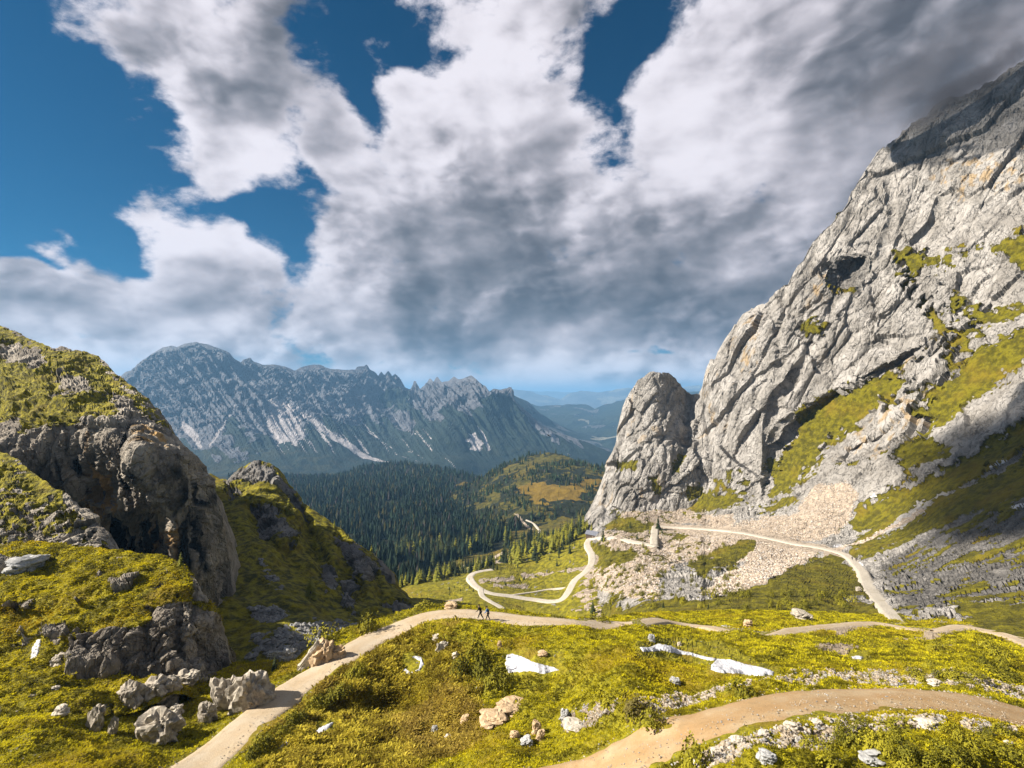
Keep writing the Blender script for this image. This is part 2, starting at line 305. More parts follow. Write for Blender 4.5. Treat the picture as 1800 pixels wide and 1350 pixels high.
# ------------------------------------------------------------------ terrain layers
TERR = {}   # name -> dict(P grid, U, V, masks ...)
def layer(name, u0, u1, ridge, base, ctrl, mat, du, dv_rows, maskf, dispf, back=(30., 1.0, 8), depthf=None, objname=None, flat=True, ridge_n=0, edge=(0.35, 40)):
    nc = int((u1-u0)/du)+1; U1 = np.linspace(u0, u1, nc)
    rd = np.array(ridge, float); bs = np.array(base, float)
    vr = np.interp(U1, rd[:, 0], rd[:, 1]); vb = np.interp(U1, bs[:, 0], bs[:, 1]); vb = np.maximum(vb, vr+3)
    if ridge_n:
        q = np.stack([U1*0.05, U1*0, U1*0], 1); vr = vr+ridge_n*fbm(q, 5, 0.6, seed=41)
    nr = dv_rows; s = np.linspace(0, 1, nr)
    U = np.repeat(U1[None], nr, 0); Vv = vb[None]+(vr-vb)[None]*s[:, None]
    Y = tps(ctrl)(U, Vv)
    if depthf is not None: Y = Y+depthf(U, Vv, Y)
    X = (U-CU)/F*Y; Z = (HV-Vv)/F*Y
    bl, bs_, bn = back                                    # the far side of the crest falls away behind it
    k = np.arange(1, bn+1)[:, None]/bn; kk = k**1.5
    Yr, Zr = Y[-1][None], Z[-1][None]
    Yb = Yr+bl*kk; Zb = Zr-bl*bs_*kk*(0.4+0.6*k); Xb = X[-1][None]*(Yb/Yr)**0.6
    X = np.concatenate([X, Xb]); Y = np.concatenate([Y, Yb]); Z = np.concatenate([Z, Zb])
    U = np.concatenate([U, np.repeat(U[-1:], bn, 0)]); Vv = np.concatenate([Vv, np.repeat(Vv[-1:], bn, 0)])
    P = np.stack([X, Y, Z], 2)
    def normals(P):
        a = np.gradient(P, axis=1); b = np.gradient(P, axis=0); n = np.cross(a, b); n /= np.linalg.norm(n, axis=2, keepdims=True)+1e-9; return n
    N = normals(P); sh = U.shape
    f = lambda A: A.reshape(-1, *A.shape[2:])
    mk = maskf(f(U), f(Vv), f(P), f(N))                 # dict of G,O,GR,DK,SN,VAR arrays
    d, dvec = dispf(f(U), f(Vv), f(P), f(N), mk)
    d = d*(edge[0]+(1-edge[0])*sstep(f(Vv)-np.interp(f(U), rd[:, 0], rd[:, 1]), 0, edge[1]))
    Pn = f(P)+f(N)*d[:, None]+(dvec if dvec is not None else 0)
    i = np.arange(sh[0]*sh[1]).reshape(sh); a, b, c, e_ = i[:-1, :-1], i[:-1, 1:], i[1:, 1:], i[1:, :-1]
    Fc = np.stack([a, b, c, e_], 2).reshape(-1, 4)
    me = mesh_np(objname or name, Pn, Fc, not flat)
    z0 = np.zeros(len(Pn))
    attr(me, 'mask', np.stack([mk.get('G', z0), mk.get('O', z0), mk.get('GR', z0)], 1))
    attr(me, 'mask_b', np.stack([mk.get('DK', z0), mk.get('SN', z0), mk.get('VAR', z0)], 1))
    o = link(objname or name, me, mat, kind='structure')
    TERR[name] = dict(P=Pn, F=Fc, U=f(U), V=f(Vv), mk=mk, shape=sh, obj=o, front=nr)
    return o
def union(U, V, polys, soft, noise=None, amp=0):
    g = np.full(U.shape, -1e3)
    for p in polys: g = np.maximum(g, sd_poly(U, V, p))
    if noise is not None: g = g+noise*amp
    return np.clip(0.5+g/(2*soft), 0, 1)
def grit(P, s, h, seed=0):
    q = P/s; return h*(ridged(q*np.array((1, 1, .7)), 3, 0.55, seed)-.3)
def rockdisp(P, sizes, seed=0, warp=0.35, strat=None, crack=0.5, lines=(), axis=None, sq=0.4):
    """faceted rock: sizes = [(block metres, height metres), ...]"""
    Q = P.copy()
    rot = np.array(Euler((0.5, -0.45, 0.5)).to_matrix()); Q = Q@rot.T
    if strat: Q = Q*np.array(strat)
    if axis is not None:
        a_ = np.array(axis, float); a_ /= np.linalg.norm(a_); Q = P+(sq-1)*(P@a_)[:, None]*a_[None]
    o = 0
    for k, (s, h) in enumerate(sizes):
        q = Q/s; q = q+warp*np.stack([perlin(q*1.1+5, seed+k), perlin(q*1.1+25, seed+k+50), perlin(q*1.1+45, seed+k+90)], 1)
        v, e_ = blocks(q, seed+k); o = o+h*(v-crack*(1-sstep(e_, 0, 0.13)))
    for s, w_, h in lines:                     # long joints: zero lines of a stretched noise
        q = Q/s*np.array((1., 1., .45)); o = o-h*np.exp(-np.abs(perlin(q+0.25*perlin(q*3.1, seed+5)[:, None], seed+77)/w_/.9))*sstep(perlin(q*0.6, seed+78), -.25, .15)
    return o

# ================================================================== THE LAND
def blur_noise(P, s, o=4, seed=3): return fbm(P/s, o, 0.55, seed=seed)
# ---- great wall and talus on the right ---------------------------------
ROAD_R = [(1160, 925), (1200, 928), (1250, 931), (1300, 936), (1350, 946), (1400, 957), (1450, 965), (1490, 978), (1515, 1003), (1530, 1035), (1560, 1070), (1592, 1104)]
wall_grass = [
 [(1340,900),(1350,850),(1375,790),(1410,735),(1460,700),(1520,665),(1570,655),(1600,668),(1590,690),(1530,720),(1480,760),(1440,800),(1410,840),(1375,885)],
 [(1570,440),(1620,447),(1680,443),(1740,425),(1800,405),(2100,380),(2100,490),(1800,468),(1740,440),(1690,455),(1640,475),(1600,485)],
 [(1690,540),(1740,545),(1800,535),(2100,530),(2100,590),(1800,560),(1750,582),(1720,575)],
 [(1610,730),(1650,690),(1720,625),(1800,570),(2100,480),(2100,650),(1800,640),(1740,690),(1690,722),(1650,745)],
 [(1480,960),(1520,890),(1600,850),(1700,808),(1800,745),(2100,600),(2100,760),(1800,800),(1700,850),(1620,890),(1550,935),(1500,975)],
 [(1190,885),(1230,865),(1290,870),(1297,893),(1260,900),(1200,897)],
 [(1205,990),(1260,968),(1320,950),(1330,965),(1290,985),(1230,1003)],
 [(1000,1060),(1100,1066),(1250,1052),(1320,1040),(1450,1035),(1500,1060),(1590,1085),(1700,1100),(2100,1120),(2100,1400),(900,1400)],
 [(1030,955),(1060,958),(1120,970),(1110,990),(1040,1000),(1020,985)],
 [(1345,1046),(1390,990),(1480,970),(1505,1005),(1530,1052)],
 [(1500,985),(1560,930),(1650,880),(1800,800),(2100,760),(2100,900),(1800,905),(1700,930),(1620,940),(1540,985)],
 [(1800,900),(2100,860),(2100,1130),(1800,1115),(1690,1095),(1640,1050),(1700,1010),(1760,1030)],
 [(1060,925),(1085,905),(1120,915),(1160,930),(1100,940)],
 [(1415,570),(1445,572),(1440,590),(1415,585)], [(1560,800),(1620,770),(1660,800),(1600,830)], [(1100,865),(1150,870),(1140,880),(1100,880)]]
wall_mix = [[(1540,1000),(1640,930),(1800,880),(2100,840),(2100,1120),(1800,1120),(1650,1100),(1560,1060)],
            [(1340,930),(1360,890),(1440,870),(1500,860),(1480,930),(1450,950)], [(1020,1000),(1080,960),(1180,965),(1160,1050),(1040,1062)],
            [(1420,850),(1450,790),(1540,740),(1620,700),(1700,640),(1760,560),(1650,600),(1500,700),(1400,800)],
            [(1200,840),(1320,820),(1330,900),(1220,900)], [(1560,470),(1650,480),(1740,560),(1700,640),(1620,560)]]
wall_scree = [[(1060,935),(1150,905),(1190,920),(1300,925),(1400,905),(1440,860),(1500,850),(1520,870),(1470,935),(1400,950),(1450,960),(1400,1000),(1340,1040),(1240,1050),(1200,1050),(1050,1040),(1030,1000)],
              [(1080,915),(1110,880),(1160,862),(1200,872),(1220,900),(1290,905),(1290,925),(1160,922)]]
wall_bare = [[(1155,1010),(1200,985),(1290,975),(1310,990),(1240,1040),(1200,1062),(1160,1062)]]
cracks = [([(1425,610),(1400,655),(1365,700),(1352,745),(1352,800),(1346,845)], 9, 5.0),
          ([(1520,655),(1470,690),(1420,725),(1370,765),(1354,800)], 7, 4.0),
          ([(1375,520),(1400,560),(1420,600),(1440,640)], 9, 4.5), ([(1360,560),(1372,610),(1368,660)], 7, 3.5), ([(1500,440),(1480,520),(1450,560)], 8, 3.0),
          ([(1750,610),(1700,640),(1640,660),(1560,670)], 4, 2.0), ([(1580,455),(1630,520),(1700,560),(1740,600),(1700,640)], 7, 3.0),
          ([(1660,330),(1640,390),(1600,430)], 6, 3.0), ([(1560,300),(1570,380),(1550,440)], 6, 3.0), ([(1800,310),(1720,370),(1700,420)], 6, 2.5)]
def wall_depth(U, V, Y):
    d = np.zeros(U.shape)
    for ln, wd, dp in cracks:
        r, side, t = sd_line(U, V, ln); d += dp*np.exp(-(r/wd)**2)*np.sin(np.pi*np.clip(t, .04, .96))**0.3
    r, side, t = sd_line(U, V, cracks[0][0]); d += np.where(side > 0, 1, -1)*0  # placeholder for symmetry
    # the wall left of the ramp stands proud of the ramp
    r, side, t = sd_line(U, V, [(1560, 640), (1470, 690), (1420, 725), (1370, 765), (1352, 800), (1335, 905)])
    d += np.where(side < 0, 1, -1)*5.0*np.exp(-r/45.)*(1-np.exp(-r/3.))*sstep(V, 895, 830)
    # cave under the overhang, quarried faces
    c = sd_poly(U, V, [(1455, 470), (1475, 455), (1520, 450), (1515, 480), (1505, 512), (1470, 515), (1450, 495)]); d += 11*sstep(c+5*fbm(np.stack([U*.08, V*.08, 0*U], 1), 3, seed=2), -4, 18)
    c = sd_poly(U, V, [(1470, 820), (1490, 790), (1545, 765), (1600, 725), (1635, 735), (1622, 765), (1570, 790), (1540, 815), (1500, 822)]); d += 5*sstep(c, -2, 4)
    c = sd_poly(U, V, [(1165, 1058), (1160, 1020), (1215, 985), (1290, 990), (1215, 1062)]); d -= 5*sstep(c, -4, 14)
    return d
def wall_mask(U, V, P, N):
    n1 = blur_noise(P, 22, 5, 3); n2 = blur_noise(P, 5, 4, 9)
    n3 = fbm(P/2.2, 3, .6, seed=15)
    g = union(U, V, wall_grass, 6, n1*20+n2*22+n3*10, 1)
    gm = union(U, V, wall_mix, 14)*sstep(n1*0.7+n2*0.9, -0.02, 0.22); g = np.maximum(g, gm*0.95)
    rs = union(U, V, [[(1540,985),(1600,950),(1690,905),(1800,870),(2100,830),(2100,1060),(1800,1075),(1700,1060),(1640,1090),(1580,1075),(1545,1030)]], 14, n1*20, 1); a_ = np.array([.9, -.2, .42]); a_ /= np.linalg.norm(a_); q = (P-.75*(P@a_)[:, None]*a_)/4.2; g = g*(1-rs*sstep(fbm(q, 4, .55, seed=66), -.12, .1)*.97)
    g = np.maximum(g, 0.9*sstep(N[:, 2], 0.62, 0.8)*sstep(n1, -0.1, 0.2)*(V < 900))
    bare = union(U, V, wall_bare, 6, n2, 8)
    gr = union(U, V, wall_scree, 8, n1, 12)*(1-bare); r_, s_, t_ = sd_line(U, V, [(1520, 945), (1600, 895), (1700, 850), (1760, 820), (1800, 790)])
    st = sstep(5+n2*9-r_, 0, 5); g = g*(1-st)
    gr = np.maximum(gr, sstep(6+n2*7-sd_line(U, V, [(1450, 975), (1500, 955), (1560, 925), (1620, 895)])[0], 0, 4))
    tuft = sstep(n2+0.5*n1, 0.12, 0.3)*gr*sstep(V, 850, 900)*np.where(U < 1560, 1, 0)*(0.45+0.55*(U < 1250)); g = g*(1-gr*0.9)+tuft; gr = gr*(1-tuft)
    g = np.where(union(U, V, wall_grass[6:10]+wall_grass[12:13], 5, n1, 14) > 0.5, np.maximum(g, 0.9), g); gr = gr*(1-(g > 0.8))
    o = union(U, V, [[(1480,815),(1500,760),(1560,700),(1620,690),(1640,760),(1560,800)], [(1640,290),(1800,240),(2000,230),(2000,400),(1800,350),(1660,350)], [(1410,480),(1450,470),(1450,520),(1420,520)], [(1300,600),(1330,560),(1340,640),(1310,680)], [(1240,640),(1262,640),(1255,760),(1240,740)], [(1520,640),(1620,640),(1560,700)]], 20, n1*34+n2*26, 1)*0.75
    o = np.clip(o*sstep(fbm(P/np.array([5., 5, 26]), 4, .6, seed=77), -0.05, 0.35)*1.2, 0, 1)
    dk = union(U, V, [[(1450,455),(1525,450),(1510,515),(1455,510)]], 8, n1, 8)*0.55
    dk = np.maximum(dk, rs*.62)  # shade on the lower-right slabs, painted in as a darker rock tone
    rr = np.minimum(sd_line(U, V, ROAD_R)[0], sd_line(U, V, [(1152,926),(1151,935),(1150,945),(1150,958)])[0]*1.2); gr = np.maximum(gr, sstep(rr, 7, 3)); g = g*(1-sstep(rr, 7, 3))
    sn = np.zeros(U.shape)
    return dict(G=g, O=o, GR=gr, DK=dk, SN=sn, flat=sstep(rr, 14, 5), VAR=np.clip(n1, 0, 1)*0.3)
def wall_disp(U, V, P, N, mk):
    S = np.clip(P[:, 1]/350, 0.25, 1.3)
    rk = 1-sstep(mk['G'], 0.35, 0.65); rk = rk*(1-0.75*mk['GR']); high = sstep(V, 930, 700)
    a = rockdisp(P, [(52, 6.5), (23, 3.4), (9, 1.3), (3.8, 0.6)], 11, crack=0.2, warp=0.15, axis=(.5, -.1, .85), sq=.42, lines=[(38, .04, 4.0), (19, .05, 1.8), (9, .07, .8)])
    b = rockdisp(P, [(16, 1.5), (6.5, 1.0), (2.6, 0.5), (1.3, .28)], 31, crack=0.35, warp=.15, axis=(.9, -.2, .42), sq=.4, lines=[(9, .06, 1.1), (4.5, .08, .5)])
    a = a+grit(P, 9, .7, 3)+grit(P, 2.6, .28, 4); b = b+grit(P, 3.0, .45, 5)
    d = (a*high+b*(1-high)*1.0)*rk*(0.45+0.55*S)
    d += fbm(P/60, 3, seed=5)*6*S*(1-mk['flat'])
    d += (1-rk)*(fbm(P/9, 4, seed=8)*0.9+fbm(P/2.2, 3, seed=2)*0.35)*(1-mk['flat'])
    v, e_ = blocks(P/2.4, 19); d += mk['GR']*np.abs(v)*0.4*(1-mk['flat'])
    v, e_ = blocks(P/1.1, 23); d += mk['GR']*np.abs(v)*0.25*(1-mk['flat'])
    return d*(1-0.9*mk['flat']), None
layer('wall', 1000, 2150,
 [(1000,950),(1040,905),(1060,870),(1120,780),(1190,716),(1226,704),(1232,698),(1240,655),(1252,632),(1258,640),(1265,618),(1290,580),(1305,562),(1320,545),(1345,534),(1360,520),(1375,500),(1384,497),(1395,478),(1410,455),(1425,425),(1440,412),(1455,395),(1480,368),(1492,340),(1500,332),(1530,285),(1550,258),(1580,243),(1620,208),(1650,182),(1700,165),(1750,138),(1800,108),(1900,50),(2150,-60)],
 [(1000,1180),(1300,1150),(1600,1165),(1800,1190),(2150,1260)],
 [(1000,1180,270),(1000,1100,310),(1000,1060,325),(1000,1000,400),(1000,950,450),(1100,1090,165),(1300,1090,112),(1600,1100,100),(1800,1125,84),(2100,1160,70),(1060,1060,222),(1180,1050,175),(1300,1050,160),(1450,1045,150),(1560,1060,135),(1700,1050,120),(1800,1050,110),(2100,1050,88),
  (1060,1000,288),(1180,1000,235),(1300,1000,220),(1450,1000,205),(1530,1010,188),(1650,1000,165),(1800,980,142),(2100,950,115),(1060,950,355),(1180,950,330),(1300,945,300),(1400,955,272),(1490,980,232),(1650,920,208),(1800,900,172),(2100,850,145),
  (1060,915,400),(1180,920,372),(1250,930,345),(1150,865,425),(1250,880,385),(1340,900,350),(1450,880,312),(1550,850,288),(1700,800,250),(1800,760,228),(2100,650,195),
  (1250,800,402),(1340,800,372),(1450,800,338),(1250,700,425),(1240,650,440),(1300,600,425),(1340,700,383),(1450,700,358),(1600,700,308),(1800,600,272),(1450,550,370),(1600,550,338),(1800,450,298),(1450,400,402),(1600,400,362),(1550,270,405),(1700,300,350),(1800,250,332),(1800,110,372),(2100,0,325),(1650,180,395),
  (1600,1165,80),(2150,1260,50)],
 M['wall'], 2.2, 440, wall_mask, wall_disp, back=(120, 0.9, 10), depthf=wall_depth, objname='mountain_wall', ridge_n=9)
# ---- rock tower --------------------------------------------------------
def spire_depth(U, V, Y):
    d = np.zeros(U.shape)
    for ln, wd, dp in [([(1195, 665), (1212, 720), (1205, 790), (1180, 830)], 8, 6), ([(1120, 690), (1110, 740), (1130, 800), (1110, 850)], 5, 2.0), ([(1240, 690), (1225, 760), (1235, 830)], 6, 3), ([(1100, 760), (1090, 820), (1060, 880)], 4, 1.6), ([(1150, 660), (1165, 720), (1160, 790)], 4, 1.4)]:
        r, side, t = sd_line(U, V, ln); d += dp*np.exp(-(r/wd)**2)*np.sin(np.pi*np.clip(t, .04, .96))**0.4
    return d
def spire_mask(U, V, P, N):
    n1 = blur_noise(P, 22, 5, 3); n2 = blur_noise(P, 5, 4, 9)
    g = union(U, V, [[(1085,815),(1120,812),(1118,825),(1085,825)], [(1140,840),(1152,838),(1165,868),(1150,870)], [(1190,795),(1205,800),(1190,840),(1180,835)], [(1205,860),(1230,850),(1235,870),(1210,880)]], 5, n2*10+n1*5, 1)
    g = np.maximum(g, 0.8*sstep(N[:, 2], 0.7, 0.85)*sstep(n1, 0, 0.3)*(V > 720))
    o = 0.5*sstep(fbm(P/np.array([7., 7, 40]), 4, seed=70)+0.3*n1, 0.22, 0.5)
    return dict(G=g, O=o)
def spire_disp(U, V, P, N, mk):
    a = rockdisp(P, [(42, 4.0), (19, 2.6), (8, 1.1), (3.6, 0.55)], 61, crack=0.2, warp=.15, axis=(.4, -.1, .9), sq=.42, lines=[(30, .045, 2.8), (15, .055, 1.4), (7, .08, .6)])
    a = a+grit(P, 9, .6, 3)+grit(P, 2.6, .3, 4)
    return a*(1-0.7*mk['G']), None
layer('spire', 1018, 1262,
 [(1018,935),(1028,908),(1040,885),(1052,858),(1062,828),(1072,805),(1082,785),(1087,758),(1093,730),(1101,706),(1108,690),(1116,678),(1122,668),(1132,663),(1142,656),(1150,654),(1163,656),(1175,655),(1186,661),(1194,670),(1200,682),(1207,690),(1215,694),(1225,692),(1232,695),(1245,700),(1262,730)],
 [(1018,960),(1100,960),(1262,960)],
 [(1020,930,430),(1045,920,405),(1100,930,392),(1200,930,392),(1262,930,395),(1050,870,440),(1075,850,410),(1150,860,404),(1230,860,400),(1262,850,405),(1100,720,450),(1150,720,424),(1200,720,440),(1150,660,436),(1175,660,438),(1240,720,428),(1240,800,405),(1086,790,445),(1130,800,410),(1200,800,412),(1262,760,430),(1204,700,452)],
 M['wall'], 1.6, 190, spire_mask, spire_disp, back=(70, 1.2, 14), depthf=spire_depth, objname='rock_tower', ridge_n=4)
# ---- left cliff --------------------------------------------------------
def cliff_depth(U, V, Y):
    d = np.zeros(U.shape)
    c = sd_poly(U, V, [(105, 742), (150, 738), (205, 735), (245, 742), (240, 790), (225, 850), (200, 900), (150, 880), (115, 830)]); d += 3.2*sstep(c, -2, 18)*sstep(V, 960, 860)
    c = sd_poly(U, V, [(190, 905), (230, 895), (300, 900), (312, 960), (290, 985), (230, 985), (180, 960)]); d += 5.0*sstep(c, -3, 16)
    for ln, wd, dp in [([(250, 760), (262, 810), (290, 850), (300, 900)], 5, 1.6), ([(320, 800), (345, 860), (335, 920), (350, 1000)], 6, 2.0), ([(160, 800), (170, 870), (165, 910)], 4, 1.2), ([(210, 790), (225, 850), (215, 900)], 5, 1.4)]:
        r, side, t = sd_line(U, V, ln); d += dp*np.exp(-(r/wd)**2)*np.sin(np.pi*np.clip(t, .04, .96))**0.4
    return d
def cliff_mask(U, V, P, N):
    n1 = blur_noise(P, 7, 5, 3); n2 = blur_noise(P, 1.8, 4, 9)
    g = union(U, V, [[(-300,480),(0,575),(100,612),(170,625),(230,670),(290,730),(300,760),(250,745),(200,732),(150,735),(100,750),(60,760),(40,800),(-300,900)]], 8, n1*16+n2*12, 1)
    rk = union(U, V, [[(0,600),(60,610),(90,640),(60,650),(0,625)], [(85,640),(130,655),(165,680),(170,700),(110,690)], [(180,690),(230,700),(270,750),(215,735)], [(-50,740),(40,735),(50,790),(-50,800)], [(90,685),(145,690),(135,705),(95,700)], [(200,660),(250,705),(290,740),(270,740)]], 8, n1*16+n2*14, 1)
    g = g*(1-0.9*rk); g = np.where(V > 770, 0.3*sstep(N[:, 2], .6, .8), g)
    tn = P.copy(); tn = tn/np.array([2.8, 2.8, 24.])
    st = fbm(tn, 4, 0.55, seed=12)
    o = union(U, V, [[(165,760),(205,760),(200,850),(205,900),(160,930),(140,900),(160,820)], [(270,915),(308,915),(305,985),(275,985)], [(240,750),(280,770),(270,800),(240,780)], [(110,900),(140,900),(140,960),(115,960)]], 14, n1, 12)*sstep(st, -0.1, 0.25)
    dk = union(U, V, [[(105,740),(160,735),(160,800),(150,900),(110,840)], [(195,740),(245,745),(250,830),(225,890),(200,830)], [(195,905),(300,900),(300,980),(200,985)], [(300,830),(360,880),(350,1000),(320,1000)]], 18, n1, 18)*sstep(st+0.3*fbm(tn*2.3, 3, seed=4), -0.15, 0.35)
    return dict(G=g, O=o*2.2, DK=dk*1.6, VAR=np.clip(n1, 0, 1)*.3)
def cliff_disp(U, V, P, N, mk):
    rk = 1-sstep(mk['G'], 0.35, 0.65)
    a = rockdisp(P, [(15, 0.8), (6, 0.8), (2.6, 0.5), (1.1, 0.25)], 21, crack=0.25, warp=.12, axis=(.12, 0, 1), sq=.38, lines=[(11, .05, 1.3), (5, .06, .6), (2.2, .08, .3)])
    a = (a+grit(P, 2.4, .4, 3)+grit(P, .9, .16, 4))*(1+.7*sstep(V, 760, 860))
    g = fbm(P/np.array([8, 8, 2.6]), 4, seed=8)*3.2-1.2*np.abs(fbm(P/np.array([5, 5, 1.8]), 3, seed=18))+fbm(P/2, 3, seed=2)*0.5
    return a*rk*0.9+g*(1-rk)*0.9+fbm(P/25, 2, seed=5)*1.5, None
layer('cliff', -420, 412,
 [(-420,430),(-150,505),(0,572),(60,600),(85,610),(120,613),(150,617),(180,632),(200,650),(220,665),(240,683),(260,702),(280,722),(296,740),(302,760),(315,775),(330,790),(350,808),(358,822),(364,845),(372,880),(380,910),(388,935),(397,958),(403,990),(412,1080)],
 [(-420,1250),(0,1200),(200,1200),(340,1190),(372,1150),(385,1110),(400,1085),(412,1100)],
 [(-400,500,185),(0,572,172),(150,618,165),(220,662,150),(300,735,134),(350,805,124),(398,960,126),(0,650,150),(-400,700,150),(0,740,116),(100,740,108),(200,735,105),(270,760,106),(330,800,110),(365,880,116),(350,900,110),(390,965,120),(405,1000,130),(100,800,108),(200,850,107),(280,900,104),(200,950,109),(300,1000,107),(350,1000,107),(372,1050,113),(0,800,104),(0,1000,105),(150,1100,108),(350,1150,112),(-400,1000,120)],
 M['cliff'], 1.9, 330, cliff_mask, cliff_disp, back=(60, 0.9, 12), depthf=cliff_depth, objname='cliff', ridge_n=5)
# ---- rising grass ramp in front of the cliff ---------------------------
def ramp_mask(U, V, P, N):
    n1 = blur_noise(P, 5, 5, 13); n2 = blur_noise(P, 1.2, 4, 9)
    g = sstep(n1*0.6+n2*0.5, -0.28, 0.0)
    edge = sd_line(U, V, [(0, 790), (60, 832), (100, 862), (140, 888), (180, 930), (220, 975)])[0]
    g = g*(1-0.95*sstep(16+n2*10-edge, 0, 8)*(U > 110)); g = g*(1-0.9*union(U, V, [[(-200,925),(40,930),(130,925),(215,950),(215,985),(-200,985)]], 8, n1*12+n2*10, 1)*sstep(n2, -.3, .1))
    return dict(G=g, VAR=np.clip(n1, 0, 1)*.2)
def ramp_disp(U, V, P, N, mk):
    rk = 1-sstep(mk['G'], 0.35, 0.65); a = rockdisp(P, [(5, 1.0), (2.2, 0.55), (0.9, 0.22)], 33, crack=0.4)
    return a*rk+(1-rk)*(fbm(P/np.array([4, 4, 2.]), 4, seed=8)*1.3+fbm(P/1., 3, seed=2)*0.3), None
layer('ramp', -300, 222, [(-300,640),(-100,730),(0,790),(30,808),(60,832),(85,848),(100,860),(122,872),(140,888),(160,905),(180,928),(200,948),(222,990)], [(-300,1060),(0,1060),(222,1040)],
 [(-300,700,105),(0,795,90),(60,832,86),(140,888,80),(220,975,76),(0,950,72),(120,950,73),(200,980,73),(0,1050,72),(222,1040,75),(-300,1000,72)], M['cliff'], 1.7, 130, ramp_mask, ramp_disp, back=(14, 1.3, 10), objname='grassy_slope', ridge_n=3)
# ---- knoll in front ----------------------------------------------------
def knoll_depth(U, V, Y):
    d = np.zeros(U.shape)
    for ln, wd, dp in [([(315, 1065), (312, 1110), (318, 1165)], 6, 1.6), ([(240, 1115), (232, 1150), (215, 1185)], 4, 1.2), ([(160, 1120), (170, 1160)], 4, 0.9), ([(345, 1120), (370, 1150), (372, 1180)], 4, 1.0), ([(190, 1180), (240, 1190), (310, 1180), (380, 1190)], 8, 1.8), ([(0, 1060), (60, 1085), (100, 1100)], 9, 1.0), ([(180, 1030), (240, 1010), (300, 1040)], 5, 0.7), ([(60, 1030), (120, 1050), (180, 1040)], 5, 0.6)]:
        r, side, t = sd_line(U, V, ln); d += dp*np.exp(-(r/wd)**2)*np.sin(np.pi*np.clip(t, .04, .96))**0.4
    return d
def knoll_mask(U, V, P, N):
    n1 = blur_noise(P, 3, 5, 13); n2 = blur_noise(P, 0.8, 4, 9)
    g = np.ones(U.shape)*0.98
    rk = union(U, V, [[(112,1185),(110,1160),(150,1120),(200,1095),(240,1105),(262,1090),(262,1070),(290,1060),(340,1055),(380,1075),(400,1110),(420,1200),(250,1195)], [(80,1120),(95,1105),(118,1098),(120,1125),(95,1135)], [(190,1030),(215,1012),(240,1018),(200,1040)], [(0,988),(40,985),(30,1000),(0,1012)], [(325,1000),(345,1015),(370,1060),(340,1052)], [(10,1060),(60,1055),(50,1070),(15,1068)], [(-100,985),(50,985),(40,1005),(-100,1020)]], 5, n1*8+n2*5, 1)
    gtop = union(U, V, [[(150,1100),(200,1080),(260,1060),(250,1090),(215,1105),(180,1110)]], 5, n2, 6)
    g = g*(1-rk*(1-0.8*gtop)); g = g*(1-0.9*sstep(n1+n2*0.6, 0.48, 0.62))
    return dict(G=g, VAR=union(U, V, [[(250,1045),(290,1035),(345,1040),(330,1060),(260,1060)]], 8, n2, 8)*0.9+np.clip(n1, 0, 1)*.3)
def knoll_disp(U, V, P, N, mk):
    rk = 1-sstep(mk['G'], 0.35, 0.65); a = rockdisp(P, [(5.5, 1.2), (2.4, 0.75), (1.0, 0.28), (.45, .1)], 43, crack=0.5, warp=.15, axis=(.5, 0, .85), sq=.5, lines=[(3, .05, .45)])+grit(P, 1.1, .12, 4)
    return a*rk+(1-rk)*(fbm(P/np.array([4.5, 4.5, 2.]), 4, seed=8)*1.15+fbm(P/0.8, 3, seed=2)*0.16), None
layer('knoll', -300, 424, [(-300,940),(0,955),(60,954),(100,957),(150,962),(200,968),(240,974),(270,976),(300,984),(322,992),(333,1005),(345,1020),(352,1040),(365,1052),(378,1066),(388,1085),(394,1110),(398,1140),(404,1165),(424,1195)], [(-300,1330),(0,1320),(150,1260),(300,1225),(424,1215)],
 [(-300,950,72),(0,955,71),(150,962,70),(270,976,67),(330,1000,64),(0,1050,60),(150,1040,60),(250,1050,59),(340,1060,60),(385,1085,63),(395,1150,64),(0,1150,53),(100,1130,54.5),(200,1120,55),(300,1090,56.5),(350,1090,57.5),(200,1180,53),(300,1180,54),(380,1180,58),(0,1320,39.5),(-300,1330,38),(150,1260,45),(300,1230,50),(424,1212,58)], M['cliff'], 1.5, 215, knoll_mask, knoll_disp, back=(9, 1.6, 10), depthf=knoll_depth, objname='grassy_knoll', ridge_n=3)
